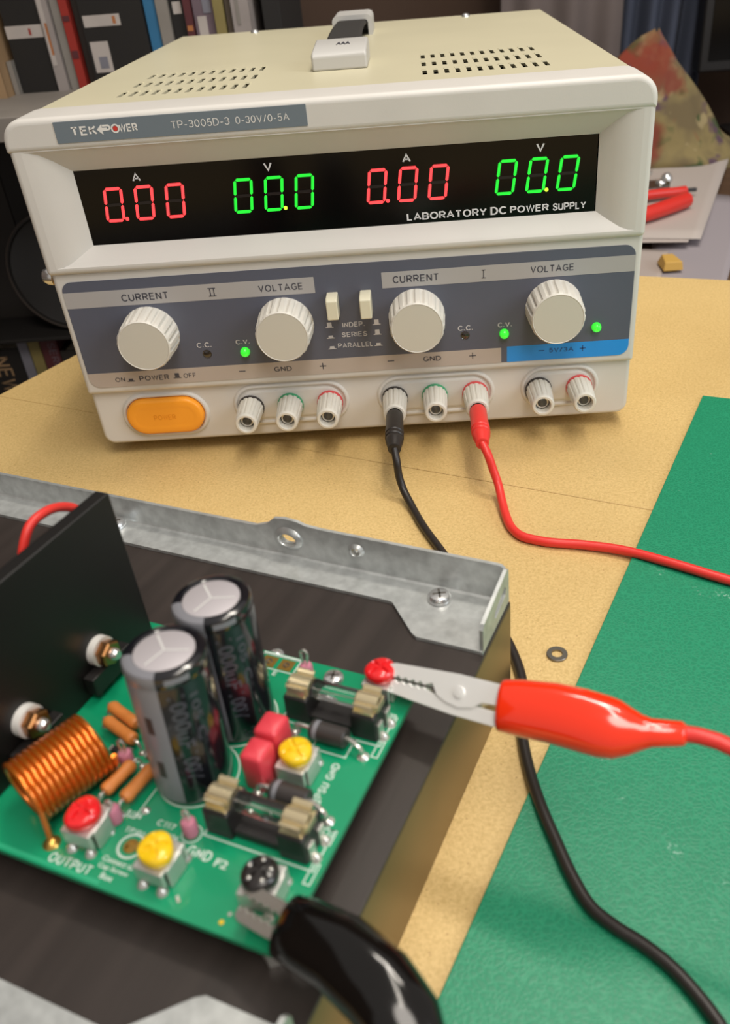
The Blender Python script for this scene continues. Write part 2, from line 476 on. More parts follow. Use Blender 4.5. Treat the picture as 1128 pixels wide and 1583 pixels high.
def _arc(cx, cy, rx, ry, a0, a1, n=12):
    return [(cx+rx*cos(radians(a0+(a1-a0)*k/n)), cy+ry*sin(radians(a0+(a1-a0)*k/n))) for k in range(n+1)]
GLYPH = {
 'A': [[(0, 0), (.37, 1), (.74, 0)], [(.13, .32), (.61, .32)]],
 'B': [[(0, .52), (.36, .52)]+_arc(.38, .26, .24, .26, 90, -90)+[(0, 0), (0, 1), (.36, 1)]+_arc(.36, .76, .22, .24, 90, -90)],
 'C': [_arc(.37, .5, .37, .5, 42, 318, 20)],
 'D': [[(0, 0), (0, 1), (.26, 1)]+_arc(.28, .5, .38, .5, 90, -90, 16)+[(0, 0)]],
 'E': [[(.56, 0), (0, 0), (0, 1), (.56, 1)], [(0, .52), (.52, .52)]],
 'F': [[(0, 0), (0, 1), (.54, 1)], [(0, .5), (.46, .5)]],
 'G': [_arc(.38, .5, .38, .5, 45, 318, 20)+[(.70, .12), (.70, .46), (.40, .46)]],
 'I': [[(0, 0), (0, 1)]],
 'K': [[(0, 0), (0, 1)], [(.58, 1), (0, .36)], [(.2, .58), (.62, 0)]],
 'L': [[(0, 1), (0, 0), (.5, 0)]],
 'N': [[(0, 0), (0, 1)], [(0, 1), (.6, 0)], [(.6, 0), (.6, 1)]],
 'O': [_arc(.4, .5, .4, .5, 0, 360, 28)],
 'P': [[(0, 0), (0, 1), (.36, 1)]+_arc(.36, .73, .24, .27, 90, -90)+[(0, .46)]],
 'R': [[(0, 0), (0, 1), (.36, 1)]+_arc(.36, .74, .24, .26, 90, -90)+[(0, .48)], [(.32, .48), (.6, 0)]],
 'S': [[(.55, .77), (.48, .94), (.3, 1), (.12, .94), (.04, .77), (.1, .61), (.3, .52), (.5, .43), (.58, .25), (.5, .07), (.3, 0), (.1, .06), (.01, .24)]],
 'T': [[(0, 1), (.62, 1)], [(.31, 0), (.31, 1)]],
 'U': [[(0, 1), (0, .3)]+_arc(.3, .3, .3, .3, 180, 360)+[(.6, 1)]],
 'V': [[(0, 1), (.34, 0), (.68, 1)]],
 'W': [[(0, 1), (.23, 0), (.46, 1), (.69, 0), (.92, 1)]],
 'Y': [[(0, 1), (.33, .44), (.66, 1)], [(.33, .44), (.33, 0)]],
 '0': [_arc(.28, .5, .28, .5, 0, 360, 24)],
 '1': [[(.02, .78), (.24, 1), (.24, 0)]],
 '3': [_arc(.27, .75, .24, .25, 160, -90)[0:]+_arc(.27, .26, .27, .26, 90, -160)],
 '5': [[(.50, 1), (.1, 1), (.05, .5)]+_arc(.27, .31, .27, .31, 130, -155, 14)],
 '7': [[(0, 1), (.54, 1), (.2, 0)]],
 '-': [[(0, .38), (.32, .38)]],
 '/': [[(0, -.02), (.34, 1.02)]],
 '.': [[(0, .0), (0, .15)]],
}
def stext(s, m, parent, o, xd, yd, w=None, h=3, wt=.14, name='lettering', gap=.16):
    """sans lettering drawn with even strokes, fitted to w x h and centred at o"""
    V = []; F = []; x = 0
    for c in s:
        if c == ' ': x += .34+gap; continue
        st = GLYPH[c]; wd = max(p[0] for l in st for p in l)
        for l in st:
            l = [Vector((p[0]+x, p[1])) for p in l]
            closed = (l[0]-l[-1]).length < 1e-4
            n = len(l); off = []
            for i in range(n):
                a = l[i-1] if i else (l[-2] if closed else None)
                b = l[i+1] if i < n-1 else (l[1] if closed else None)
                d0 = (l[i]-a).normalized() if a is not None else None
                d1 = (b-l[i]).normalized() if b is not None else None
                if d0 is None: d0 = d1
                if d1 is None: d1 = d0
                n0 = Vector((-d0.y, d0.x)); n1 = Vector((-d1.y, d1.x)); mm = n0+n1
                if mm.length < .2: mm = n0
                mm.normalize()
                k = min(1/max(mm.dot(n0), .3), 1.9)
                off.append(mm*(wt/2*k))
            b0 = len(V)
            for p, q_ in zip(l, off): V += [p+q_, p-q_]
            for i in range(n-1): F.append((b0+2*i, b0+2*i+1, b0+2*i+3, b0+2*i+2))
        x += wd+gap+wt
    x0 = min(p.x for p in V); x1 = max(p.x for p in V); y0 = min(p.y for p in V); y1 = max(p.y for p in V)
    sy = h/(y1-y0); sx = (w/(x1-x0)) if w else sy
    o = Vector(o); xd = Vector(xd).normalized(); yd = Vector(yd).normalized()
    pts = [tuple(o+xd*((p.x-(x0+x1)/2)*sx)+yd*((p.y-(y0+y1)/2)*sy)) for p in V]
    return MB().add(pts, F).build(name, m, parent, smooth=0, recalc=False)

def thing(name, label, cat, loc=(0,0,0), rz=0, group=None):
    o = bpy.data.objects.new(name, None)
    COL.objects.link(o)
    o.location = [c*S for c in loc]; o.rotation_euler = (0, 0, rz)
    o.empty_display_size = 0.02
    o['label'] = label; o['category'] = cat
    if group: o['group'] = group
    return o
def tag(o, label, cat, group=None):
    o['label'] = label; o['category'] = cat
    if group: o['group'] = group
    return o
def struct(o):
    o['kind'] = 'structure'
    return o

# ------------------------------------------------------------------ the setting
struct(MB().box(-1600, 1800, -1400, 1300, -740, -720).build('floor', 'floor_brown', smooth=0))
struct(MB().box(-1600, 1800, 1080, 1120, -720, 1500).build('wall_back', 'wall_brown', smooth=0))

struct(MB().box(-1240, -1200, -1400, 1080, -720, 1500).build('wall_left', 'wall_brown', smooth=0))

# workbench of two particle board panels with a joint between them
bench = thing('workbench', 'tan particle board workbench top with a dark joint line', 'table', (0, 0, -720))
Hb = 720
cA = (-98.7, 325.0)                                   # rear left corner of the top
left0 = (cA[0]-.481*1150, cA[1]-.877*1150)
right0 = (cA[0]+.943*1300, cA[1]-.333*1300)
def lerp_line(p, d, t): return (p[0]+d[0]*t, p[1]+d[1]*t)
jd = (.912, -.410)                                    # direction of the joint
jp = (43.5, -31.0)
def isect(p, d, q, e):
    det = d[0]*-e[1]+e[0]*d[1]
    t = ((q[0]-p[0])*-e[1]+e[0]*(q[1]-p[1]))/det
    return lerp_line(p, d, t)
jl = isect(jp, jd, cA, (-.481, -.877)); jr = isect(jp, jd, right0, (-.36, -.933))
gap = 0.22
nrm = (.410, .912)
up = lambda p: (p[0]+nrm[0]*gap, p[1]+nrm[1]*gap)
dn = lambda p: (p[0]-nrm[0]*gap, p[1]-nrm[1]*gap)
fr = (right0[0]-.36*1100, right0[1]-.933*1100)
MB().prism([cA, up(jl), up(jr), right0], Hb-18, Hb).build('board', 'particle_board', bench, smooth=0, bevel=(.3, 1))
MB().prism([dn(jl), left0, fr, dn(jr)], Hb-18, Hb).build('board', 'particle_board', bench, smooth=0, bevel=(.3, 1))
MB().prism([(cA[0]+40, cA[1]-60), (left0[0]+80, left0[1]+20), (fr[0]-60, fr[1]+60), (right0[0]-60, right0[1]-20)], Hb-60, Hb-18.2).build('frame', 'bench_leg', bench, smooth=0)
for (x, y) in ((-60, 220), (left0[0]+130, left0[1]+60), (fr[0]-110, fr[1]+110), (right0[0]-110, right0[1]-60)):
    MB().box(x-30, x+30, y-30, y+30, 0, Hb-60).build('leg', 'bench_leg', bench, smooth=0, bevel=(2, 1))

# green mat
ML = (-.443, -.8965); MT = (.918, -.396); m0 = (180.0, 31.8)
m1 = lerp_line(m0, MT, 480); m2 = lerp_line(m1, ML, 470); m3 = lerp_line(m0, ML, 470)
tag(MB().prism([m0, m3, m2, m1], 0.02, 1.6).build('cutting_mat', 'green_leatherette', smooth=0, bevel=(.4, 2)),
    'green pebbled leatherette mat lying on the workbench', 'mat')

# loose washer
wb = MB(Matrix.Translation((75, -156.4, 0)))
wb.loft([[(r*cos(2*pi*k/28), r*sin(2*pi*k/28), z) for k in range(28)] for r, z in ((1.95, .05), (3.6, .05), (3.75, .2), (3.75, .75), (3.6, .9), (1.95, .9), (1.95, .05))], False, False)
tag(wb.build('washer', 'tool_steel'), 'small flat steel washer lying loose on the bench by the green mat', 'washer')

# ------------------------------------------------------------------ laboratory power supply
ps = thing('power_supply', 'beige and grey laboratory DC power supply with red and green digit displays', 'power supply', (0, 0, 0))
ZB = 8.0
FX = (1, 0, 0); FZ = (0, 0, 1)
HW = 133.0

def ring_off(x0, x1, z0, z1, r, d, y):
    return [(p[0], y, p[1]) for p in rr(x0+d, x1-d, z0+d, z1-d, [max(q-d, .05) for q in r])]
def fillet_block(mb, x0, x1, z0, z1, rad, yf, fil, yb, hole=None):
    rings = []
    for k in range(7):
        a = pi/2*k/6
        rings.append(ring_off(x0, x1, z0, z1, rad, fil*(1-sin(a)), yf+fil*(1-cos(a))))
    rings.append(ring_off(x0, x1, z0, z1, rad, 0, yb))
    mb.loft(rings, False, True)
    mb.sheet([(p[0], p[2]) for p in rings[0]], yf, 'xz', [hole] if hole else [])

fb = MB()
# top band that carries the name plate, slightly proud of the window frame below it
fillet_block(fb, -135, 134.2, ZB+142, ZB+155, [1.2, 1.2, 9.5, 9.5], 0, 2.4, 25)
frame = [(0.7, 129, 93.2, 142.3), (1.1, 126, 93.5, 142.0), (2.2, 122.5, 94.6, 140.7), (4.6, 118.3, 97.0, 137.6), (9.0, 112.7, 100.3, 132.2)]
fillet_block(fb, -134.3, 133.9, ZB+90, ZB+148, [2, 2, .1, .1], .7, 2.4, 25,
             [(-129, ZB+93.2), (129, ZB+93.2), (129, ZB+142.3), (-129, ZB+142.3)])
fb.loft([[(-x, y, ZB+z0), (x, y, ZB+z0), (x, y, ZB+z1), (-x, y, ZB+z1)] for y, x, z0, z1 in frame], False, False)
fillet_block(fb, -133.8, 133.8, ZB+29.6, ZB+91.5, [1.5]*4, 3, 2.2, 25)
fillet_block(fb, -133.6, 133.4, ZB+0, ZB+31.5, [5.5, 5.5, .4, .4], 6, 2.0, 25)
fb.build('front_bezel', 'bezel', ps, smooth=24, recalc=True)

# case of folded beige sheet with three rows of slots on either side
cs = MB()
X = 130.0; T = ZB+154.2; Y0 = 25; Y1 = 323; ch = 2.2
rows = [(55.0, 0.0), (83.0, 0.0), (111.0, 0.0)]
slot_w, slot_l = 2.1, 14.0
def cols(): return [-98+k*5.2 for k in range(12)]+[41+k*5.0 for k in range(12)]
ycuts = [Y0]
for yc, _ in rows: ycuts += [yc-slot_l/2, yc+slot_l/2]
ycuts.append(Y1)
def q(x0, x1, y0, y1): cs.add([(x0, y0, T), (x1, y0, T), (x1, y1, T), (x0, y1, T)], [(0, 1, 2, 3)])
for i in range(len(ycuts)-1):
    y0, y1 = ycuts[i], ycuts[i+1]
    if i % 2 == 0: q(-X+ch, X-ch, y0, y1); continue
    x = -X+ch
    for c in cols():
        q(x, c-slot_w/2, y0, y1); x = c+slot_w/2
        # slot walls
        a, b = c-slot_w/2, c+slot_w/2
        cs.add([(a, y0, T), (b, y0, T), (b, y1, T), (a, y1, T), (a, y0, T-1.2), (b, y0, T-1.2), (b, y1, T-1.2), (a, y1, T-1.2)],
               [(0, 4, 5, 1), (1, 5, 6, 2), (2, 6, 7, 3), (3, 7, 4, 0)])
    q(x, X-ch, y0, y1)
for sx in (-1, 1):
    cs.add([(sx*(X-ch), Y0, T), (sx*(X-ch), Y1, T), (sx*X, Y1, T-ch), (sx*X, Y0, T-ch)], [(0, 1, 2, 3)])
    cs.add([(sx*X, Y0, T-ch), (sx*X, Y1, T-ch), (sx*X, Y1, ZB+1), (sx*X, Y0, ZB+1)], [(0, 1, 2, 3)])
cs.add([(-X, Y1, ZB+1), (X, Y1, ZB+1), (X, Y1, T-ch), (X-ch, Y1, T), (-X+ch, Y1, T), (-X, Y1, T-ch)], [(0, 1, 2, 3, 4, 5)])
cs.add([(-X, Y0, ZB+1), (X, Y0, ZB+1), (X, Y1, ZB+1), (-X, Y1, ZB+1)], [(0, 1, 2, 3)])
case = cs.build('case', 'case_beige', ps, smooth=20, recalc=False)
MB().box(-X+3, X-3, Y0+3, Y1-3, T-12, T-10).build('slot_dark_sheet', 'interior_shade', case, smooth=0)  # dark sheet added under the slots to stop light and keep them dark
# little raised hoods at the far end of every slot
hd = MB()
for yc, _ in rows:
    for c in cols():
        y1 = yc+slot_l/2
        hd.add([(c-1.3, y1-1.6, T), (c+1.3, y1-1.6, T), (c+1.3, y1+1.5, T), (c-1.3, y1+1.5, T), (c-.9, y1-1.4, T+.7), (c+.9, y1-1.4, T+.7)],
               [(0, 1, 5, 4), (1, 2, 5), (2, 3, 4, 5), (3, 0, 4)])
hd.build('slot_hoods', 'case_beige', case, smooth=0)['kind'] = 'stuff'
for x in (-74, 74.5):
    MB().dome((x, 312, T), 3.0, 2.2).build('screw', 'chrome', ps)
for x in (-110, 110):
    for y in (62, 290):
        MB().lathe([(9, 0), (10, 1), (11, ZB+1.5)], (x, y, 0), seg=20).build('foot', 'rubber', ps)
# brass side screw on the left
sc = MB().lathe([(5.0, 0), (5.0, 8), (3.6, 9), (3.6, 16.5)], (-X, 36, ZB+76.5), (-1, 0, 0.1), 16).build('side_screw', 'brass', ps)
MB().lathe([(3.4, 16), (4.3, 16.6), (4.3, 19), (3.2, 21.5), (.1, 22.4)], (-X, 36, ZB+77.5), (-1, 0, 0.1), 16, False).build('screw_head', 'chrome', sc)

# carrying handle: two plastic end caps and a dark strap
hc = MB()
prof = [(84, 163-1), (84, 168.6), (86.5, 170.2), (116, 172.6), (121, 171), (121, 162)]
hc.loft([[(x, y, z) for y, z in prof] for x in (-12.9, -11.5, 12.6, 14)], True, True)
hcap = hc.build('handle_cap', 'handle_grey', ps, smooth=30, bevel=(1.3, 2))
text('AAA', 'print_dark', hcap, (2, 103, 171.75), (1, 0, 0), (0, 1, .08), w=7, h=6, bold=.03, name='emblem')
# rear cap is a hollow arch opening to the front
rc = MB()
arch_o = rr(-13.2, 11.8, 162, 173.6, [.1, .1, 3.5, 3.5]); arch_i = rr(-10.4, 9.2, 162, 171, [.1, .1, 2.2, 2.2])
rc.prism(arch_o, 238, 275, 'xz', [arch_i])
rc.box(-12, 11, 270, 275, 162, 173)
rc.build('handle_cap', 'handle_grey', ps, smooth=35)
st = MB()
sp = spline([(0.5, 112, 168.5), (0.3, 140, 170.5), (-.2, 180, 171.2), (-.5, 220, 170.6), (-.6, 262, 167.5)], 8)
st.loft([[(p[0]+x, p[1], p[2]+z) for x, z in ((-8.5, -1.4), (8.5, -1.4), (9.2, 0), (7.5, 1.5), (-7.5, 1.5), (-9.2, 0))] for p in sp])
st.build('strap', 'strap', ps, smooth=40)

# name plate
npl = MB().prism(rr(-112, -8.4, ZB+145.0, ZB+153.1, .3), -.35, .5, 'xz').build('nameplate', 'nameplate', ps, smooth=0)
ny = -.45
stext('TEK', 'nameplate_text', npl, (-99.9, ny, ZB+149.2), FX, FZ, w=10.4, h=3.5, wt=.22)
stext('WER', 'nameplate_text', npl, (-81.7, ny, ZB+149.2), FX, FZ, w=7.6, h=3.5, wt=.22, gap=.1)
lp = MB()   # the arrow-headed P and the ring O of the mark
lp.prism([(-94.6, ZB+149.2), (-92.4, ZB+151.2), (-92.4, ZB+149.8), (-90.4, ZB+149.8), (-90.4, ZB+148.6), (-92.4, ZB+148.6), (-92.4, ZB+147.2)], ny-.02, ny+.05, 'xz')
lp.prism([(-92.2, ZB+150.9), (-89.6, ZB+150.9), (-88.9, ZB+150.2), (-88.9, ZB+149.3), (-89.5, ZB+148.7), (-90.4, ZB+148.7), (-90.4, ZB+149.3), (-89.9, ZB+149.3), (-89.6, ZB+149.6), (-89.6, ZB+150), (-89.9, ZB+150.2), (-92.2, ZB+150.2)], ny-.02, ny+.05, 'xz')
lp.prism(circ(-87.0, ZB+149.2, 1.75), ny-.02, ny+.05, 'xz', [circ(-87.0, ZB+149.2, 1.15)])
lp.build('logo_mark', 'nameplate_text', npl, smooth=0)
MB().prism(circ(-87.0, ZB+149.2, .95), ny-.02, ny+.05, 'xz').build('logo_dot', 'logo_red', npl, smooth=0)
stext('TP-3005D-3', 'nameplate_text', npl, (-52.0, ny, ZB+149.05), FX, FZ, w=23.8, h=3.0, wt=.12)
stext('0-30V/0-5A', 'nameplate_text', npl, (-26.6, ny, ZB+148.95), FX, FZ, w=22.0, h=3.0, wt=.12)

# display window with its digits
win = MB().prism([(-113.4, ZB+100.2), (112.2, ZB+100.0), (112.2, ZB+132.4), (-113.4, ZB+132.4)], 9, 11, 'xz').build('display_window', 'display_glass', ps, smooth=0)
wy = 8.93
for ch_, x in (('A', -86.3), ('V', -28.9), ('A', 30.7), ('V', 87.9)):
    stext(ch_, 'display_text', win, (x, wy, ZB+128.2), FX, FZ, w=3.7, h=3.5, wt=.19)
for s_, x0, x1 in (('LABORATORY', 29.2, 64.6), ('DC', 66.3, 73.3), ('POWER', 75.0, 92.0), ('SUPPLY', 93.8, 108.4)):
    stext(s_, 'display_text', win, ((x0+x1)/2, wy, ZB+103.4), FX, FZ, w=x1-x0, h=3.4, wt=.2, gap=.1)

DW, DH, SL, TH = 7.2, 13.4, .14, 1.25
def seg_poly(a, b, t):
    a = Vector(a); b = Vector(b); d = (b-a).normalized(); n = Vector((-d.y, d.x))*t/2; g = .22
    a = a+d*g; b = b-d*g
    return [a, a+d*t/2+n, b-d*t/2+n, b, b-d*t/2-n, a+d*t/2-n]
SEGP = {'a': ((0, DH), (DW, DH)), 'b': ((DW, DH), (DW, DH/2)), 'c': ((DW, DH/2), (DW, 0)), 'd': ((0, 0), (DW, 0)),
        'e': ((0, 0), (0, DH/2)), 'f': ((0, DH/2), (0, DH)), 'g': ((0, DH/2), (DW, DH/2))}
segmesh = {}
def digit(x, z, m, dp=None):
    def sh(p): return (x+p[0]+SL*p[1], z+p[1])
    a, b = SEGP['g']
    d = MB().prism([sh(p) for p in seg_poly(a, b, TH)], wy-.12, wy, 'xz').build('digit', 'seg_off', ps, smooth=0)
    for k in 'abcdef':
        a, b = SEGP[k]
        MB().prism([sh(p) for p in seg_poly(a, b, TH)], wy-.12, wy, 'xz').build('segment', m, d, smooth=0)
    if dp:
        MB().prism(circ(x+DW+1.55, z+.4, .85, 14), wy-.12, wy, 'xz').build('decimal_point', dp, d, smooth=0)
for xs, m, k, dpm in (((-103.2, -89.7, -76.1), 'seg_red', 0, 'seg_red'), ((-46.0, -32.6, -19.2), 'seg_green', 1, 'seg_yellow'),
                      ((12.6, 26.0, 39.4), 'seg_red', 0, 'seg_red'), ((68.8, 82.1, 95.4), 'seg_green', 1, 'seg_yellow')):
    for i, x in enumerate(xs):
        digit(x, ZB+110.5, m, dpm if i == k else None)

# control panel
pan = MB().prism(rr(-130.6, 130.8, ZB+33.4, ZB+86.3, 5), 2.75, 3.5, 'xz').build('control_panel', 'panel_slate', ps, smooth=0)
def band(poly, m): return MB().prism(poly, 2.68, 3.2, 'xz').build('band', m, pan, smooth=0)
band([(-130.6, ZB+73.9), (-15, ZB+73.9), (-15, ZB+81.4), (-130.6, ZB+81.4)], 'band_grey')
band([(15.9, ZB+73.9), (130.8, ZB+74.2), (130.8, ZB+81.6), (15.9, ZB+81.2)], 'band_grey')
band(rr(-130.6, 70, ZB+33.4, ZB+41.0, [5, .1, .1, .1]), 'band_tan')
band(rr(72.8, 130.8, ZB+33.4, ZB+41.4, [.1, 5, .1, .1]), 'band_blue')
py = 2.6
def pt(s, x, z, w, h, m='print_dark', bold=.012): stext(s, m, pan, (x, py, ZB+z), FX, FZ, w=w, h=h, wt=.155+bold*1.6)
pt('CURRENT', -93.5, 77.6, 21.6, 3.6); pt('VOLTAGE', -30.7, 77.6, 20.2, 3.6)
pt('CURRENT', 31.3, 77.7, 20.8, 3.6); pt('VOLTAGE', 93.3, 78.0, 19.4, 3.6)
def roman(x, n):
    mb = MB()
    for k in range(n):
        xx = x+(k-(n-1)/2)*1.7
        mb.prism([(xx-.22, ZB+75.7), (xx+.22, ZB+75.7), (xx+.22, ZB+79.3), (xx-.22, ZB+79.3)], py-.02, py+.03, 'xz')
    for zz in (75.5, 79.1):
        hw = .9+.85*(n-1)
        mb.prism([(x-hw, ZB+zz), (x+hw, ZB+zz), (x+hw, ZB+zz+.4), (x-hw, ZB+zz+.4)], py-.02, py+.03, 'xz')
    mb.build('numeral', 'print_dark', pan, smooth=0)
roman(-62.2, 2); roman(62.3, 1)
for x in (-71.2, 53.2): pt('C.C.', x, 52.2, 7.0, 2.5, 'print_light', .02)
for x in (-52.6, 71.8): pt('C.V.', x, 52.5, 6.6, 2.5, 'print_light', .02)
pt('INDEP.', .8, 57.7, 10.4, 2.6, 'print_light', .01); pt('SERIES', .8, 52.8, 12.0, 2.6, 'print_light', .01); pt('PARALLEL', .7, 47.5, 16.6, 2.6, 'print_light', .01)
pt('ON', -115.5, 37.2, 4.8, 2.3, bold=.005); pt('POWER', -98.8, 37.1, 14.6, 3.0); pt('OFF', -81.3, 37.1, 6.0, 2.4, bold=.0)
def icon(x, z, out, m):
    h = 2.3 if out else 1.2
    mb = MB().prism([(x-1.9, z-1.1), (x+1.9, z-1.1), (x+1.9, z-.8), (x+1.1, z-.6), (x+1.05, z-1.1+h+.3), (x-1.05, z-1.1+h+.3), (x-1.1, z-.6), (x-1.9, z-.8)], py-.02, py+.03, 'xz')
    mb.build('button_symbol', m, pan, smooth=0)
icon(-110.3, ZB+36.9, False, 'print_dark'); icon(-87.4, ZB+37.2, True, 'print_dark')
for x, zs in ((-10.5, ((57.8, 1), (52.4, 0), (47.0, 0))), (11.7, ((57.8, 1), (52.8, 1), (47.2, 0)))):
    for z, t in zs: icon(x, ZB+z, bool(t), 'print_light')
for x, dz in ((-35.6, 0), (36.8, .4)):
    pt('GND', x, 37.4+dz, 8.6, 2.5, bold=.005)
    for xx, pl in ((x-19.9, 0), (x+19.5, 1)):
        mb = MB().prism([(xx-1.6, ZB+37.3+dz), (xx+1.6, ZB+37.3+dz), (xx+1.6, ZB+37.75+dz), (xx-1.6, ZB+37.75+dz)], py-.02, py+.03, 'xz')
        if pl: mb.prism([(xx-.22, ZB+35.9+dz), (xx+.22, ZB+35.9+dz), (xx+.22, ZB+39.1+dz), (xx-.22, ZB+39.1+dz)], py-.02, py+.03, 'xz')
        mb.build('polarity_sign', 'print_dark', pan, smooth=0)
pt('5V/3A', 98.8, 38.2, 11.6, 2.6, 'print_blue', .008)
for xx, pl in ((89.3, 0), (109, 1)):
    mb = MB().prism([(xx-1.4, ZB+38), (xx+1.4, ZB+38), (xx+1.4, ZB+38.45), (xx-1.4, ZB+38.45)], py-.02, py+.03, 'xz')
    if pl: mb.prism([(xx-.22, ZB+36.7), (xx+.22, ZB+36.7), (xx+.22, ZB+39.7), (xx-.22, ZB+39.7)], py-.02, py+.03, 'xz')
    mb.build('polarity_sign', 'print_blue', pan, smooth=0)

# knobs
def knob(x, z):
    def fl(a, h): return 1 if h < 0.9 or h > 14.6 else 1-.062*max(0, sin(20*a))**.7
    k = MB().lathe([(13.2, 0), (13.2, 1.0), (13.1, 1.2), (12.6, 13.0), (12.4, 14.0), (12.0, 14.9), (11.5, 15.5), (11.2, 15.2)], (x, 2.9, z), (0, -1, 0), 132, False, True, mod=fl).build('knob', 'knob', ps, smooth=25)
    MB().lathe([(11.2, 15.15), (11.1, 15.35), (.1, 15.4)], (x, 2.9, z), (0, -1, 0), 40, False, True).build('knob_cap', 'knob_face', k)
for x in (-94.6, -30.8, 30.8, 94.6): knob(x, ZB+59.6)

# push switches
for x, d in ((-7.3, 6.5), (8.0, 7.5)):
    sp_ = MB().prism([(-d, ZB+63.6), (2.8, ZB+63.2), (2.8, ZB+73.9), (-d*.75, ZB+73.6), (-d, ZB+72.6)], x-2.6, x+2.6, 'yz').build('push_switch', 'switch_cream', ps, smooth=30, bevel=(.6, 2))
# indicator lamps
for x, z, on in ((-70.6, 47.5, 0), (-52.2, 47.5, 1), (53.0, 48.4, 0), (71.5, 48.2, 1), (114.9, 48.5, 1)):
    nm = 'indicator_lamp'
    if on: MB().lathe([(2.3, 0), (2.3, 1.2), (2.0, 2.2), (1.2, 3.0), (.1, 3.2)], (x, 2.9, ZB+z), (0, -1, 0), 20, False).build(nm, 'led_green', ps)
    else: MB().lathe([(2.2, 0), (2.1, .2), (1.8, .0), (1.0, .3), (.1, .4)], (x, 2.75, ZB+z), (0, -1, 0), 20, False).build(nm, 'led_off', ps)

# power button in its surround
def stadium(x0, x1, z0, z1): return rr(x0, x1, z0, z1, (z1-z0)/2-.01, 8)
sr = MB()
def stad_rings(mb, x0, x1, z0, z1, spec):
    mb.loft([[(p[0], y, p[1]) for p in stadium(x0+d, x1-d, z0+d, z1-d)] for d, y in spec], False, False)
BX0, BX1, BZ0, BZ1 = -118.2, -78.8, ZB+5.8, ZB+25.2
stad_rings(sr, BX0-2.4, BX1+2.4, BZ0-2.4, BZ1+2.4, ((0, 6), (.6, 4.9), (1.5, 4.6), (2.2, 5.0), (2.4, 7)))
sr.build('button_surround', 'bezel', ps, smooth=60)
pb = MB()
rg = [[(p[0], y, p[1]) for p in stadium(BX0+d, BX1-d, BZ0+d, BZ1-d)] for d, y in ((.2, 7), (.3, 3.4), (.9, 2.5), (1.8, 2.2), (4.2, 2.15), (4.8, 2.25), (5.4, 2.25))]
pb.loft(rg, False, True)
btn = pb.build('power_button', 'orange', ps, smooth=40)
stext('POWER', 'orange_label', btn, ((BX0+BX1)/2, 2.2, (BZ0+BZ1)/2), FX, FZ, w=11, h=3)

# binding posts
def binding_post(x, ring):
    z = ZB+16.6
    def fl(a, h): return 1 if h > 17.2 else 1-.06*max(0, sin(14*a))
    y0 = 5.6
    p = MB().lathe([(6.2, 1.6), (6.25, 2.0), (5.9, 10), (5.55, 16.5), (5.5, 17.4), (5.2, 18.2), (4.8, 18.5), (3.9, 18.5), (3.65, 18.1), (3.5, 8)], (x, y0, z), (0, -1, 0), 84, False, False, mod=fl).build('binding_post', 'post', ps, smooth=30)
    MB().lathe([(6.5, 0), (6.5, 1.5), (6.3, 1.8), (4, 1.8)], (x, y0, z), (0, -1, 0), 32, False, False).build('collar', ring, p)
    MB().lathe([(3.45, 14.0), (2.9, 14.9), (2.3, 14.9), (2.1, 8.5), (.1, 8.5)], (x, y0, z), (0, -1, 0), 24, False, True).build('socket', 'steel', p)
for xs, rings in (((-55, -35.2, -15.3), ('ring_black', 'ring_green', 'ring_red')), ((17.2, 37.1, 57.2), ('ring_black', 'ring_green', 'ring_red')), ((88.6, 108.6), ('ring_black', 'ring_red'))):
    tp = MB()
    a, b = xs[0]-9.0, xs[-1]+9.8
    stad_rings(tp, a, b, ZB+6.2, ZB+28.6, ((0, 6.1), (.5, 5.2), (1.2, 4.9), (2.0, 5.2), (2.5, 6.4), (3.4, 6.5), (3.8, 5.6), (4.6, 5.4)))
    tp.sheet([(p[0], p[1]) for p in stadium(a+4.6, b-4.6, ZB+10.8, ZB+24.0)], 5.4, 'xz')
    tp.build('terminal_surround', 'bezel', ps, smooth=50)
    for x, r in zip(xs, rings): binding_post(x, r)

# ------------------------------------------------------------------ chassis box with steel brackets
CA = radians(-23.04)
chs = thing('amplifier_chassis', 'black topped metal chassis box with galvanised steel edge brackets', 'chassis', (57, -170, 0), CA)
L0, D0, TZ = -430, -166, 38
MB().box(L0, 0, D0, 0, TZ-1.6, TZ).build('top_plate', 'chassis_black', chs, smooth=0, bevel=(.25, 1))
MB().box(-1.6, 0, D0, 0, 0, TZ-1.6).build('side_panel', 'chassis_bronze', chs, smooth=0)
MB().box(L0, L0+1.6, D0, 0, 0, TZ-1.6).build('side_panel', 'chassis_bronze', chs, smooth=0)
MB().box(L0+1.6, -1.6, -1.6, 0, 0, TZ-1.6).build('rear_panel', 'chassis_bronze', chs, smooth=0)
MB().box(L0+1.6, -1.6, D0, D0+1.6, 0, TZ-1.6).build('front_panel', 'chassis_bronze', chs, smooth=0)

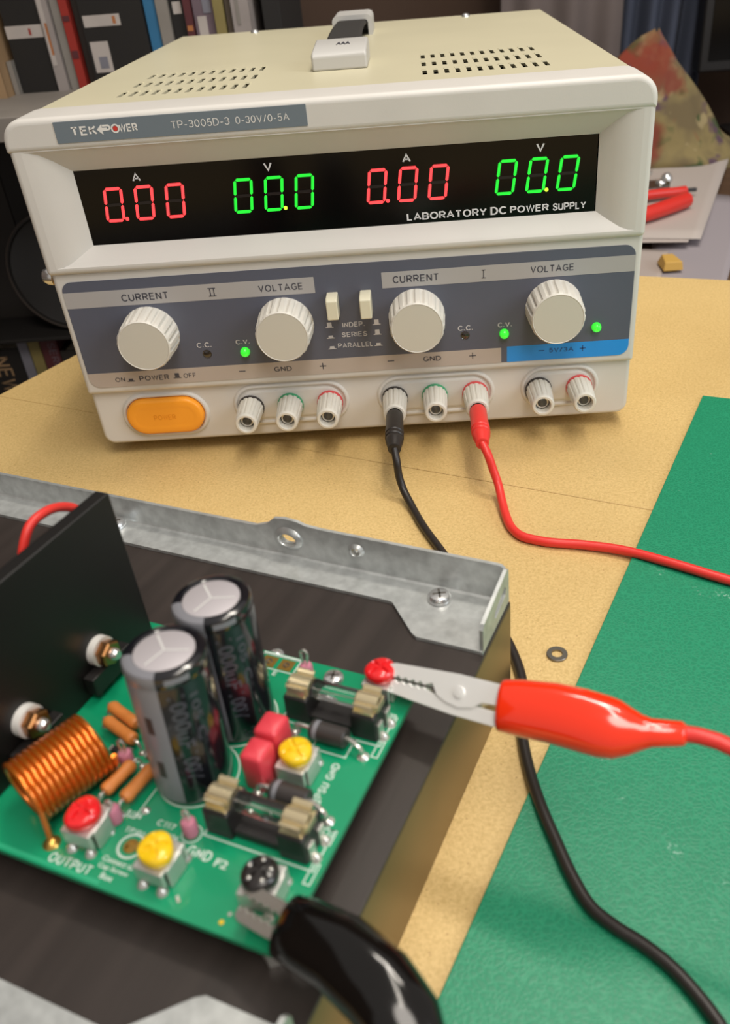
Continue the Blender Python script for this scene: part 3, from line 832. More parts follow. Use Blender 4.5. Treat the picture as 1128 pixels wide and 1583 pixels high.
def bracket(sgn, ybase):
    """sgn -1: flange runs towards -y from ybase"""
    F = lambda d: ybase+sgn*d
    poly = [(L0+2, F(0)), (-.5, F(0)), (-.5, F(26)), (-2, F(25.8)), (-22, F(25.8)), (-24, F(24.6)), (-35.5, F(13.2)), (-37, F(12.9)), (L0+2, F(13.2))]
    b = MB().prism(poly, TZ+.02, TZ+1.25)
    # upright flange with a step and two eyelets
    zt = TZ+15
    up_ = [(L0+2, TZ+1), (-1, TZ+1), (-1, TZ+13.2), (-2.6, zt-.2), (-4, zt), (-66, zt), (-72, zt+.4), (-75, zt+1.4), (-80, zt+1.8), (-84, zt+1.2), (-87, zt-1.5), (-92, TZ+11.6), (L0+2, TZ+11)]
    e1 = [(-79.3+2.9*cos(a), TZ+8.6+2.1*sin(a)) for a in [2*pi*k/20 for k in range(20)]]
    e2 = circ(-53.2, TZ+9.4, 1.5, 16)
    b.prism(up_, F(0), F(1.25), 'xz', [e1, e2])
    # bend fillet
    b.loft([[(x, F(1.2+d), TZ+1.2+z) for x in (L0+2, -1)] for d, z in ((0, 1.4), (.3, .5), (.6, .25), (1.4, 0))], False, False, False)
    # end tab with a long slot
    yy = [F(0), F(25.5)]
    tab = [(F(.2), TZ+1), (F(25.6), TZ+1), (F(25.6), TZ+9.5), (F(24.4), TZ+11.2), (F(2.2), zt-.2), (F(.8), zt-1)]
    slot = [(F(4), TZ+6.0), (F(14), TZ+4.6), (F(15), TZ+6), (F(14), TZ+7.6), (F(4.5), TZ+9.8), (F(3.3), TZ+8)]
    b.prism(tab, -1.5, -.3, 'yz', [slot])
    o = b.build('edge_bracket', 'galvanised', chs, smooth=30)
    for (x, z, r0, r1, el) in ((-79.3, TZ+8.6, 5.4, 2.6, 1.25), (-53.2, TZ+9.4, 3.0, 1.5, 1.0)):
        rings = []
        for k, (r, d) in enumerate(((r0, 1.2), (r0*.82, 1.9), (r1+(r0-r1)*.35, 2.5), (r1+.3, 2.6), (r1, 2.2), (r1, -.2))):
            rings.append([(x+r*(el if r < r0*.9 else 1.0)*cos(a), F(d), z+r*.9*sin(a)) for a in [2*pi*j/28 for j in range(28)]])
        MB().loft(rings, False, False).build('eyelet', 'galvanised', o)
    return o
def pan_screw(parent, x, y, z, r=3.9, h=2.5, m='chrome', name='screw', rot=.5):
    s_ = MB().lathe([(r*.95, 0), (r, .3), (r*.98, h*.5), (r*.8, h*.85), (r*.45, h), (.05, h+.03)], (x, y, z), seg=24, cap0=False).build(name, m, parent)
    mb = MB(Matrix.Translation((x, y, z+h)) @ Matrix.Rotation(rot, 4, 'Z'))
    mb.box(-r*.55, r*.55, -.35, .35, -.5, .06); mb.box(-.35, .35, -r*.55, r*.55, -.5, .06)
    mb.build('cross_recess', 'tool_steel', s_, smooth=0)
    return s_
br = bracket(-1, -.2)
bf = bracket(1, D0+.2)
pan_screw(br, -21.5, -7.2, TZ+1.25)
pan_screw(br, -153, -5.5, TZ+1.25)
pan_screw(bf, -21.5, D0+7.2, TZ+1.25)
for x in (-60, -175): MB().dome((x, -46, TZ), 2.6, 1.6).build('deck_screw', 'chrome', chs)

# ------------------------------------------------------------------ circuit board
BA = radians(-22.3); BO = (-2.1, -287.5, 48.0)
BM = Matrix.Translation(BO) @ Matrix.Rotation(BA, 4, 'Z')
def bw(x, y, z): return tuple(BM @ Vector((x, y, z)))
pcb = thing('circuit_board', 'green amplifier circuit board with large black capacitors, copper coil and black heatsink plate', 'circuit board', BO, BA)
PW, PH = 96, 78
MB().prism(rr(-PW, 0, 0, PH, 2.2), -1.6, 0).build('board', 'pcb', pcb, smooth=0)
for x, y in ((-4.5, 4.5), (-91, 4.5), (-23.5, 73.6), (-93, 73.5)):
    MB().lathe([(3, -9.95), (3, -1.65)], (x, y, 0), seg=6).build('standoff', 'steel', pcb)
silk_n = 0
def silk(polys, name='silkscreen_line'):
    mb = MB()
    for p, h in polys: mb.prism(p, .01, .06, 'xy', h)
    return mb.build(name, 'silk', pcb, smooth=0)
def rect_line(x0, x1, y0, y1, t=.35):
    return ([(x0, y0), (x1, y0), (x1, y1), (x0, y1)], [[(x0+t, y0+t), (x1-t, y0+t), (x1-t, y1-t), (x0+t, y1-t)]])
def btext(s, x, y, w, h, rot=0, bold=.02, name='lettering'):
    f_ = stext if all(c in GLYPH or c == ' ' for c in s) else text
    if f_ is stext: return stext(s, 'silk', pcb, (x, y, .08), (cos(rot), sin(rot), 0), (-sin(rot), cos(rot), 0), w=w, h=h, wt=.2)
    text(s, 'silk', pcb, (x, y, .08), (cos(rot), sin(rot), 0), (-sin(rot), cos(rot), 0), w=w, h=h, bold=bold, name=name)
btext('OUTPUT', -55.6, 2.8, 11.6, 2.6, 0)
btext('GND', -28.6, 14.8, 6.4, 2.6, 0)
btext('PSU GND', -9.9, 42.4, 10.8, 2.3, pi/2)
btext('Connect to', -45.0, 6.6, 8.6, 1.4); btext('Cap Screw', -45.0, 4.6, 8.2, 1.4); btext('Box', -45.2, 2.7, 3.4, 1.4)
btext('F2', -22.4, 14.2, 3.2, 2.0); btext('C117', -40.4, 18.7, 5.0, 1.7); btext('TP101', -46.4, 14.6, 5.2, 1.6); btext('TP104', -38.0, 16.2, 5.0, 1.6)
btext('R106', -49.5, 18.6, 4.2, 1.5)
btext('E', -40.6, 70.6, 1.2, 1.6); btext('JP', -34.8, 70.2, 2.4, 1.6)
silk([rect_line(-47.8, -35.4, 71.7, 77.2), ([(-47.8, 77.0), (-35.4, 77.0), (-35.4, 77.8), (-47.8, 77.8)], [])])
silk([rect_line(-30.6, -1.8, 19.2, 30.4)])
silk([rect_line(-30.6, -1.8, 56.0, 67.2)])
silk([rect_line(-2.9, -1.0, 16.0, 21.5, .3)]); silk([rect_line(-2.9, -1.0, 52.5, 58.0, .3)])
silk([rect_line(-3.1, -1.2, 62.6, 66.5, .3)]); silk([rect_line(-3.1, -1.2, 26.4, 30.4, .3)])
silk([rect_line(-18.5, -8.6, 50.0, 56.4)]); silk([rect_line(-18.5, -8.6, 30.4, 36.6)])
silk([rect_line(-60.5, -48.8, 17.5, 32.0, .3)])
silk([(circ(-41.4, 34, 10.2, 48), [circ(-41.4, 34, 9.8, 48)])], 'silkscreen_ring')
silk([(circ(-41.4, 53.4, 10.2, 48), [circ(-41.4, 53.4, 9.8, 48)])], 'silkscreen_ring')
silk([(circ(-44.9, 11.1, 3.3, 32), [circ(-44.9, 11.1, 2.75, 32)])], 'silkscreen_ring')
silk([(circ(-33.2, 18.6, 2.5, 28), [circ(-33.2, 18.6, 2.2, 28)])], 'silkscreen_ring')
MB().box(-84, -46, .5, 1.5, .005, .03).build('copper_trace', 'pcb_trace', pcb, smooth=0)

def blob(x, y, r=1.1, h=.9, m='solder', name='solder_joint', parent=None):
    return MB().lathe([(r*1.15, .0), (r, .25*h), (r*.7, .7*h), (r*.3, h), (.03, h*1.02)], (x, y, .02), seg=14, cap0=False).build(name, m, parent or pcb)
for x in (-44.4, -38.9):
    p_ = MB().box(x-2.1, x+2.1, 72.4, 76.4, .01, .12).build('gold_pad', 'gold', pcb, smooth=0)
    MB().lathe([(1.0, .13), (.95, .3), (.6, .3), (.5, .14)], (x, 74.4, 0), seg=16, cap0=False, cap1=False).build('pad_hole', 'tool_steel', p_)
gp = MB().lathe([(1.9, .02), (1.7, .3), (.8, .35), (.6, .1)], (-44.9, 11.1, 0), seg=18, cap0=False).build('gold_pad', 'gold', pcb)
blob(-45.7, 10.2, .7, 1.2, 'gold', 'solder_joint', gp)
for x, y in ((-26.5, 3.4), (-14.2, 4.6), (-27.2, 4.0)): MB().lathe([(.5, .02), (.45, .1), (.02, .12)], (x, y, 0), seg=10, cap0=False).build('via', 'solder', pcb)
MB().lathe([(.6, .02), (.5, .2), (.02, .25)], (-14.9, 2.4, 0), seg=10, cap0=False).build('via', 'wax_yellow', pcb)
pan_screw(pcb, -23.5, 73.6, .05, 3.0, 1.9, rot=.2)

# heatsink plate with its two bolts
hp = MB().box(-89.4, -85, -8, 74.8, .1, 50).build('heatsink_plate', 'heatsink', pcb, smooth=0, bevel=(.5, 2))
hp['label'] = 'satin black upright heatsink plate'
for y, z in ((53.6, 11.6), (26.0, 12.8)):
    w_ = MB().lathe([(4.3, 0), (4.3, 2.3), (2.2, 2.4)], (-84.98, y, z), (1, 0, 0), 24, False, False).build('insulating_washer', 'washer_white', pcb)
    MB().lathe([(3.7, 2.4), (3.75, 2.6), (3.75, 4.8), (3.3, 5.3), (1.8, 5.3)], (-84.98, y, z), (1, 0, 0), 6, False, False).build('nut', 'copper_nut', w_, smooth=20)
    MB().lathe([(1.75, 5.0), (1.75, 6.4), (1.2, 7.2), (.05, 7.4)], (-84.98, y, z), (1, 0, 0), 16, False).build('bolt_tip', 'chrome', w_)
# output transistors bolted to the plate
for y in (53.6, 26.0):
    t_ = MB().box(-84.9, -81.2, y-8, y+8, 2, 8.2).build('transistor', 'plastic_black', pcb, smooth=0, bevel=(.4, 1))
    for k in (-5, 0, 5): MB().box(-84.0, -83.4, y+k-.6, y+k+.6, .1, 3.2).build('pin', 'solder', t_, smooth=0)

# smoothing capacitors
def big_cap(x, y, tilt):
    r, h = 9.5, 41.0
    M = Matrix.Translation((x, y, .1)) @ Matrix.Rotation(tilt[0], 4, 'X') @ Matrix.Rotation(tilt[1], 4, 'Y')
    c = MB(M).lathe([(r-.5, 0), (r-.1, .8), (r, 1.6), (r, 36.0), (r-.25, 36.8), (r-.25, 37.4), (r, 38.2), (r, h-1.0), (r-.3, h-.35), (8.5, h+.05), (7.4, h+.1), (6.9, h-.25)], seg=56, cap0=True, cap1=False).build('capacitor', 'sleeve', pcb, smooth=30)
    MB(M).lathe([(6.95, h-.3), (6.7, h-.2), (.05, h-.15)], seg=40, cap0=False).build('capacitor_lid', 'alu', c)
    kv = MB(M)
    for a in (radians(20), radians(140), radians(260)):
        kv.add([(.45*cos(a+pi/2)*s_+t*cos(a), .45*sin(a+pi/2)*s_+t*sin(a), h-.1) for s_, t in ((-.5, 0), (.5, 0), (.5, 5.8), (-.5, 5.8))], [(0, 1, 2, 3)])
    kv.build('vent_groove', 'jaw', c, smooth=0)
    a0, a1 = radians(-146-90), radians(-68-90)
    MB(M).lathe([(r+.05, 1.4), (r+.05, 36.0), (r-.18, 36.8), (r-.18, 37.4), (r+.05, 38.2), (r+.05, h-1.0), (r-.25, h-.3), (8.5, h+.12), (7.4, h+.16), (7.0, h-.1)], seg=18, ang0=a0, ang1=a1).build('polarity_stripe', 'sleeve_stripe', c)
    for z in (12, 26):
        a = radians(-92)
        mk = [((r+.1)*cos(a+d), (r+.1)*sin(a+d), z+dz) for d, dz in ((-.1, -2.6), (.1, -2.6), (.1, 2.6), (-.1, 2.6))]
        MB(M).add(mk, [(0, 1, 2, 3)]).build('minus_mark', 'diode', c, smooth=0)
    for s_, az, z0, w, hh in (('1000uF', -46, 27, 16, 3.8), ('100V', -46, 13, 9, 3.8), ('105 C', -22, 27, 14, 2.2), ('10', -40, 3.4, 2.6, 3.0)):
        def wrap(lx, ly, az=az, z0=z0):
            a = radians(az)+ly/r
            return M @ Vector(((r+.08)*cos(a), (r+.08)*sin(a), z0-lx))
        text(s_, 'sleeve_print', c, (0, 0, 0), (1, 0, 0), (0, 1, 0), w=w, h=hh, bold=.02, wrap=wrap)
    # pale printed bar under the rim
    MB(M).lathe([(r+.07, 38.4), (r+.07, h-1.0)], seg=6, ang0=radians(-56-90), ang1=radians(-22-90)).build('printed_bar', 'sleeve_stripe', c)
big_cap(-41.9, 33.2, (radians(-3.0), radians(.5)))
big_cap(-41.3, 53.4, (radians(-1.0), radians(0)))

# fuse holders with glass fuses
def fuse_holder(xl, xr, y):
    hb = MB()
    hb.box(xl-3.2, xr+3.2, y-3.6, y+3.6, .05, 2.4)
    for x in (xl, xr):
        hb.loft([[(x+a*fx, y+b*fy, z) for fx, fy in ((-1, -1), (1, -1), (1, 1), (-1, 1))] for a, b, z in ((3.6, 4.6, .05), (3.4, 4.5, 7.9), (3.1, 4.2, 8.3))])
    h = hb.build('fuse_holder', 'plastic_black', pcb, smooth=0, bevel=(.35, 1))
    for x in (xl, xr):
        c = MB()
        c.box(x-2.8, x+2.8, y-3.7, y+3.7, 8.25, 8.5)
        for s_ in (-1, 1):
            pr = [(3.7, 8.3), (3.6, 8.9), (3.15, 9.9), (2.7, 10.6), (3.1, 11.1), (3.7, 11.4)]
            for i in range(len(pr)-1):
                (d0, z0), (d1, z1) = pr[i], pr[i+1]
                c.add([(x-2.5, y+s_*d0, z0), (x+2.5, y+s_*d0, z0), (x+2.5, y+s_*d1, z1), (x-2.5, y+s_*d1, z1),
                       (x-2.5, y+s_*(d0-.45), z0), (x+2.5, y+s_*(d0-.45), z0), (x+2.5, y+s_*(d1-.45), z1), (x-2.5, y+s_*(d1-.45), z1)],
                      [(0, 1, 2, 3), (7, 6, 5, 4), (0, 4, 5, 1), (1, 5, 6, 2), (2, 6, 7, 3), (3, 7, 4, 0)])
        c.build('spring_clip', 'clip_gold', h, smooth=0)
        # stop tab
        sx = -1 if x == xl else 1
        MB().box(x+sx*3.3-.25, x+sx*3.3+.25, y-2, y+2, 8.3, 10.2).build('stop_tab', 'clip_gold', h, smooth=0)
    for dy in (-2.2, 2.4):
        MB().box(xr+3.4, xr+4.2, y+dy-1.2, y+dy+1.2, .1, 5.2).build('solder_tab', 'solder', h, smooth=0, bevel=(.2, 1))
        blob(xr+4.4, y+dy, 1.3, 1.6, parent=h)
    zc = 9.2
    MB().lathe([(2.45, 0), (2.45, xr-xl-6)], (xl+3, y, zc), (1, 0, 0), 28, False, False).build('fuse_tube', 'glass', h)
    for x in (xl, xr):
        MB().lathe([(.1, -3.1), (2.3, -3.05), (2.55, -2.7), (2.55, 3.1), (2.0, 3.1)], (x, y, zc), (1, 0, 0), 24, False, False).build('fuse_cap', 'clip_gold', h)
    MB().tube([(xl, y, zc), ((xl+xr)/2, y, zc-.3), (xr, y, zc)], .12, 5).build('fuse_wire', 'solder', h)
fuse_holder(-25.8, -6.6, 61.6)
fuse_holder(-26.6, -7.2, 24.8)

# rectifier diodes
def diode(x0, x1, y, e0, e1, z=3.6):
    d = MB().lathe([(.6, -.05), (2.2, 0), (2.6, .4), (2.6, x1-x0-.4), (2.2, x1-x0), (.6, x1-x0+.05)], (x0, y, z), (1, 0, 0), 24).build('diode', 'diode', pcb)
    MB().lathe([(2.63, 1.2), (2.63, 2.4)], (x0, y, z), (1, 0, 0), 24, False, False).build('cathode_band', 'sleeve_stripe', d)
    for e, xs in ((e0, x0), (e1, x1)):
        s_ = -1 if e is e0 else 1
        MB().tube(spline([(xs-s_*.3, y, z), (xs+s_*1.6, (y*2+e[1])/3, z+.1), (e[0]-s_*.6, e[1], z-.9), (e[0], e[1], .2)], 6), .62, 8).build('lead', 'solder', d)
        blob(e[0], e[1], 1.4, 1.1, parent=d)
diode(-19.3, -9.4, 53.3, (-25.0, 53.8), (-4.6, 52.0))
diode(-19.8, -9.8, 33.6, (-24.4, 34.0), (-4.6, 32.2))

# red film capacitors
def film(x0, x1, y0, y1, h, z0=.3):
    f = MB().loft([[(p[0], p[1], z) for p in rr(x0+d, x1-d, y0+d, y1-d, .9, 4)] for d, z in ((.2, z0), (0, z0+.4), (0, h-1.1), (.25, h-.4), (.8, h))]).build('film_capacitor', 'film_red', pcb, smooth=40)
    for yy in (y0+1.2, y1-1.2): MB().tube([((x0+x1)/2, yy, 0), ((x0+x1)/2, yy, .6)], .35, 6).build('lead', 'solder', f)
film(-28.8, -22.4, 42.2, 49.4, 11.8)
film(-28.0, -21.9, 34.2, 41.0, 11.8)

# screw terminals: folded metal posts with coloured screw heads
def terminal(x, y, wax, rot=0, lump=0.0):
    M = Matrix.Translation((x, y, 0)) @ Matrix.Rotation(rot, 4, 'Z')
    t = MB(M)
    t.box(-3.9, 3.9, -3.9, 3.9, 5.3, 6.4)
    for s_ in (-1, 1):
        t.box(-3.9, 3.9, s_*3.9-.55, s_*3.9+.55, 1.6, 6.3)
        for k in (-2.6, 2.6): t.box(k-.8, k+.8, s_*3.9-.5, s_*3.9+.5, .05, 1.7)
    t.box(3.4, 4.3, -2.8, 2.8, .05, 6.2)
    t = t.build('screw_terminal', 'steel', pcb, smooth=0, bevel=(.3, 2))
    for s_ in (-1, 1):
        for k in (-2.6, 2.6):
            p = M @ Vector((k, s_*4.4, 0)); blob(p.x, p.y, 1.3, 1.5, parent=t)
    rnd = random.Random(int(x*31))
    ph = [rnd.uniform(0, 6.28) for _ in range(3)]
    md = lambda a: 1+lump*(sin(2*a+ph[0])*.6+sin(3*a+ph[1])*.4)
    rings = []; nseg = 56; ro = .7+ph[2]*.1
    for rr_, hh in ((3.6, 6.4), (4.05, 7.0), (4.1, 8.6), (3.85, 9.2), (3.3, 9.6), (2.7, 9.75), (2.2, 9.85), (1.6, 9.9), (1.0, 9.95), (.5, 9.95), (.05, 9.95)):
        rg = []
        for k in range(nseg):
            a = 2*pi*k/nseg; r_ = rr_*md(a)
            lx, ly = r_*cos(a-ro), r_*sin(a-ro)
            cut = .75 if (min(abs(lx), abs(ly)) < .42 and max(abs(lx), abs(ly)) < 2.9 and hh > 9.5) else 0
            rg.append((r_*cos(a), r_*sin(a), hh-cut+(lump*2.2*sin(2*a+ph[1]) if hh > 9 and rr_ < 3.5 and rr_ > 1 else 0)))
        rings.append(rg)
    hd_ = MB(M).loft(rings, False, True).build('screw_head', wax, t, smooth=40)
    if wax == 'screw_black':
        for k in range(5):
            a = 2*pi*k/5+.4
            p = M @ Vector((2.5*cos(a), 2.5*sin(a), 9.6)); MB().dome(tuple(p), .55, .5, n=3, seg=8).build('glint_dot', 'solder', hd_)  # bright dots standing in for metallic highlights on the black screw
    return t
terminal(-8.6, 73.6, 'wax_red', 0, .05)
terminal(-17.2, 42.2, 'wax_yellow', 0, .06)
terminal(-55.4, 10.6, 'wax_red', .05, .10)
terminal(-33.6, 8.4, 'wax_yellow', -.02, .10)
terminal(-8.8, 10.8, 'screw_black', .05, .02)

# air-cored output coil
def coil():
    a = Vector((-72.0, 9.8, 9.0)); b = Vector((-65.8, 28.4, 9.2)); ax = (b-a).normalized()
    e1 = ax.cross(Vector((0, 0, 1))).normalized(); e2 = e1.cross(ax)
    n, R, L = 13, 7.9, (b-a).length
    pts = []
    for k in range(n*18+1):
        t = k/(n*18); w = 2*pi*n*t
        pts.append(tuple(a+ax*(L*t)+e1*(R*cos(w))+e2*(R*sin(w))))
    c = MB().tube(pts, .8, 8).build('coil', 'copper', pcb, smooth=60)
    for p, q_ in ((Vector(pts[0]), (-63.4, 5.6)), (Vector(pts[-1]), (-62.6, 26.8))):
        MB().tube(spline([tuple(p), ((p.x+q_[0])/2, (p.y+q_[1])/2, max(1.5, p.z*.5)), (q_[0], q_[1], .1)], 6), .74, 8).build('coil_lead', 'copper', c)
        blob(q_[0], q_[1], 1.9, 1.4, 'gold', parent=c)
coil()

# axial resistors
def resistor(p, q_, r=1.75, z=3.4):
    p = Vector((*p, z)); q_ = Vector((*q_, z)); ax = (q_-p).normalized(); L = (q_-p).length
    o = MB().lathe([(.4, -.3), (r*.8, .0), (r, .7), (r*1.02, 1.4), (r*.93, 2.6), (r*.93, L-2.6), (r*1.02, L-1.4), (r, L-.7), (r*.8, L), (.4, L+.3)], tuple(p), tuple(ax), 18).build('resistor', 'resistor', pcb)
    for e, s_ in ((p, -1), (q_, 1)):
        f = e+ax*s_*2.2
        MB().tube(spline([tuple(e), tuple(e+ax*s_*1.2+Vector((0, 0, .2))), (f.x, f.y, z-1.2), (f.x, f.y, .1)], 5), .4, 7).build('lead', 'solder', o)
        blob(f.x, f.y, .9, .8, parent=o)
resistor((-58.3, 19.8), (-57.0, 29.0)); resistor((-52.4, 19.6), (-51.4, 29.6))
resistor((-72.5, 38.6), (-61.4, 35.4)); resistor((-74.6, 43.2), (-63.8, 40.0))

# test point loops through pink beads
def test_point(x, y, h=9.5):
    b_ = MB().lathe([(1.0, .2), (1.75, .4), (1.85, 1.0), (1.8, 4.6), (1.5, 5.1), (.6, 5.2)], (x, y, 0), seg=18).build('test_point_bead', 'bead', pcb)
    MB().tube(spline([(x-.5, y, 5), (x-.9, y, 7), (x-.5, y, h-.4), (x+.3, y, h), (x+.9, y, h-.6), (x+.8, y, 7.2), (x+.4, y, 5)], 6), .38, 7).build('wire_loop', 'solder', b_)
test_point(-33.2, 18.6, 8.6); test_point(-60.0, 30.2, 9.6); test_point(-52.6, 15.6, 7.6); test_point(-30.8, 72.2, 10.4)

# scattered small parts between the coil and the capacitors
for x, y, w in ((-66, 33.0, 3), (-56.0, 34.2, 2.4), (-50.5, 33.2, 2.6), (-60.5, 45.5, 4.0), (-56.0, 42.0, 3.2), (-69.5, 48.2, 3.4)):
    c_ = MB().box(x-w/2, x+w/2, y-.8, y+.8, .05, 1.0).build('chip_resistor', 'plastic_black', pcb, smooth=0)
    for s_ in (-1, 1): MB().box(x+s_*w/2-.35, x+s_*w/2+.35, y-.85, y+.85, .03, 1.05).build('end_cap', 'solder', c_, smooth=0)
for x, y in ((-47.6, 20.4), (-63.2, 34.2), (-55.4, 31.4), (-60.8, 27.4), (-52.0, 12.6)): blob(x, y, 1.0, .9)

# loop of red wire behind the plate
MB().tube(spline([(-112, 52, -4), (-107, 56, 24), (-105, 59, 38.5), (-105, 63.5, 42.8), (-105, 70, 43.2), (-105, 79, 38.5), (-105, 84, 26), (-104, 80, 4)], 8), 1.35, 10).build('wire', 'wire_red', pcb, smooth=60)

# ------------------------------------------------------------------ test leads
def super_ring(c, o, n, wo, wn, p=2.4, k=28):
    out = []
    for j in range(k):
        a = 2*pi*j/k; ca, sa = cos(a), sin(a)
        x = abs(ca)**(2/p)*(1 if ca >= 0 else -1); y = abs(sa)**(2/p)*(1 if sa >= 0 else -1)
        out.append(tuple(c+o*(wo*x)+n*(wn*y)))
    return out
def boot(path, n0, spec):
    """path: spline points, spec: (t, half height, half depth)"""
    P = [Vector(p) for p in path]; m = len(P); rings = []
    for t, wo, wn in spec:
        f = t*(m-1); i = min(int(f), m-2); c = P[i].lerp(P[i+1], f-i)
        d = (P[min(i+1, m-1)]-P[max(i-1, 0)]).normalized()
        n = (n0-d*n0.dot(d)).normalized(); o = n.cross(d)
        rings.append(super_ring(c, o, n, wo, wn))
    return MB().loft(rings, True, True)
def clip_jaws(lead, A, B, n0, m='jaw', short=False):
    """A jaw tip, B mouth of the boot; builds the two jaws and the pivot"""
    a = (B-A).normalized(); n = (n0-a*n0.dot(a)).normalized(); o = n.cross(a)
    M = Matrix(((a.x, n.x, o.x, A.x), (a.y, n.y, o.y, A.y), (a.z, n.z, o.z, A.z), (0, 0, 0, 1)))
    L = (B-A).length+4
    teeth = lambda s_, off: [(1+k*1.1, off+s_*(.0 if k % 2 else .75)) for k in range(10)]
    upj = [(0, .3)]+teeth(1, .2)+[(11.6, .6), (13.2, 1.2), (15, -1.4), (18, -2.6), (21.5, -3.2), (25, -2.4), (27.5, -.6), (L, .0), (L, 4.9), (20, 5.0), (8, 4.3), (1.5, 3.9), (0, 3.2)]
    loj = [(0, -.3)]+teeth(-1, -.2)+[(11.6, -.8), (15, -1.8), (18, -1.6), (L, -2.0), (L, -5.6), (20, -5.4), (8, -4.5), (1.5, -3.9), (0, -3.2)]
    if short:
        upj = [(0, .9)]+teeth(1, .8)+[(11.6, 1.0), (15, 1.2), (15, 3.6), (8, 3.8), (1.5, 3.7), (0, 3.0)]
        loj = [(0, -.9)]+teeth(-1, -.8)+[(11.6, -1.0), (15, -1.2), (15, -3.6), (8, -3.8), (1.5, -3.7), (0, -3.0)]
    for nm, p, w in (('jaw', upj, 2.7), ('jaw', loj, 2.2)):
        j = MB(M).prism(p, -w, w, 'xz').build(nm, m, lead, smooth=0, bevel=(.35, 2))
    if short: return
    MB(M).lathe([(1.5, 2.7), (1.4, 3.2), (.05, 3.3)], (21, 0, .6), (0, 1, 0), 18, False).build('pivot_rivet', m, lead)
def plug(lead, x, m, mr):
    z = ZB+16.5
    pr = [(2.2, 0), (3.9, .3), (4.2, 1.5), (4.2, 12), (4.35, 13), (4.45, 17), (4.1, 17.4), (4.1, 18.4), (4.4, 18.8), (4.4, 20.0), (4.0, 20.4), (4.0, 21.2), (4.2, 21.6), (4.1, 23), (3.4, 26), (3.0, 29.0), (2.0, 29.4)]
    MB().lathe(pr, (x, -13.2, z), (0, -.995, -.06), 28).build('banana_plug', m, lead)
    MB().lathe([(1.9, -8), (1.9, .3)], (x, -13.2, z), (0, -1, 0), 14).build('plug_pin', 'brass', lead)
    return (x, -41.5, z-1.7)

red = thing('red_test_lead', 'red test lead from the supply to a red rubber alligator clip', 'test lead', (57, -45, 0))
rl = lambda p: (p[0]-57, p[1]+45, p[2])
def shifted(mb, off):
    mb.v = [(v[0]-off[0], v[1]-off[1], v[2]-off[2]) for v in mb.v]; return mb
class Lead:
    """collects world space parts of a lead and moves them under its empty"""
    def __init__(s, root, off): s.root, s.off = root, off
def place(mb, name, m, root, off, **k): return shifted(mb, off).build(name, m, root, **k)

RO = (57, -45, 0)
_real_build = MB.build
def offset_build(off):
    def f(s, *a, **k):
        s.v = [(v[0]-off[0], v[1]-off[1], v[2]-off[2]) for v in s.v]
        return _real_build(s, *a, **k)
    return f
MB.build = offset_build(RO)
e = plug(red, 57.2, 'cable_red', 2.1)
A = Vector(bw(-6.0, 74.6, 5.6)); B = Vector(bw(25, 71.6, 8.6)); E_ = Vector(bw(69.5, 73.6, 12.0))
camv = Vector((35.966, -379.02, 217.73))
nred = (camv-(A+B)/2).normalized()
clip_jaws(red, A, B, nred)
mid = B.lerp(E_, .66)
pth = spline([tuple(B), tuple(B.lerp(E_, .33)), tuple(mid+Vector((0, -1.0, -1.2))), tuple(E_)], 10)
bt = boot(pth, nred, ((0, 5.6, 4.2), (.01, 6.4, 5.0), (.03, 6.6, 5.2), (.12, 7.0, 5.4), (.3, 7.4, 5.6), (.45, 7.6, 5.9), (.58, 7.5, 5.9), (.65, 7.0, 5.6), (.72, 5.6, 4.8), (.78, 4.2, 3.9), (.83, 3.4, 3.4), (.98, 2.9, 3.0), (1.0, 2.2, 2.2)))
bt.build('clip_boot', 'boot_red', red, smooth=60)
cp = [e, (59.3, -46.5, 19.5), (61.4, -49.4, 13), (63.1, -52.4, 8), (64.2, -62, 4.0), (65.2, -72.5, 2.5), (66.5, -79.5, 2.2), (69.9, -86.0, 2.2), (77.6, -90.5, 2.2), (94.4, -95.1, 2.4), (109.2, -100.9, 3.0), (124.9, -111.2, 3.8), (145.6, -124.9, 3.8), (200, -152, 3.8), (238, -200, 3.8), (228, -262, 3.9), (190, -290, 12), (150, -284, 36), (116, -263, 54), tuple(E_+(E_-mid).normalized()*3), tuple(E_-(E_-mid).normalized()*2)]
MB().tube(spline(cp, 7), 1.95, 12).build('cable', 'cable_red', red, smooth=60)

KO = (17, -45, 0)
blk = thing('black_test_lead', 'black test lead from the supply to a glossy black alligator clip', 'test lead', KO)
MB.build = offset_build(KO)
e = plug(blk, 17.2, 'cable_black', 2.0)
A = Vector(bw(-9.8, 6.0, 4.2)); B = Vector(bw(1.6, 3.3, 7.0)); M1 = Vector(bw(15.4, .9, 9.0)); M2 = Vector(bw(26.8, -3.6, 9.0)); E2 = Vector(bw(37.5, -10.8, 4.0)); E3 = Vector(bw(45, -20, -4.0))
nb = (camv-M1).normalized()
a_ = (B-A).normalized()
clip_jaws(blk, A, B, nb, 'solder', short=True)
pth = spline([tuple(B), tuple(M1), tuple(M2), tuple(E2), tuple(E3)], 10)
boot(pth, nb, ((0, 5.6, 4.2), (.01, 6.3, 5.0), (.1, 6.9, 5.6), (.25, 7.4, 6.2), (.45, 7.6, 6.6), (.6, 7.2, 6.4), (.72, 5.2, 5.0), (.8, 3.6, 3.6), (.98, 3.0, 3.0), (1, 2.2, 2.2))).build('clip_boot', 'boot_black', blk, smooth=60)
dE = (E3-E2).normalized()
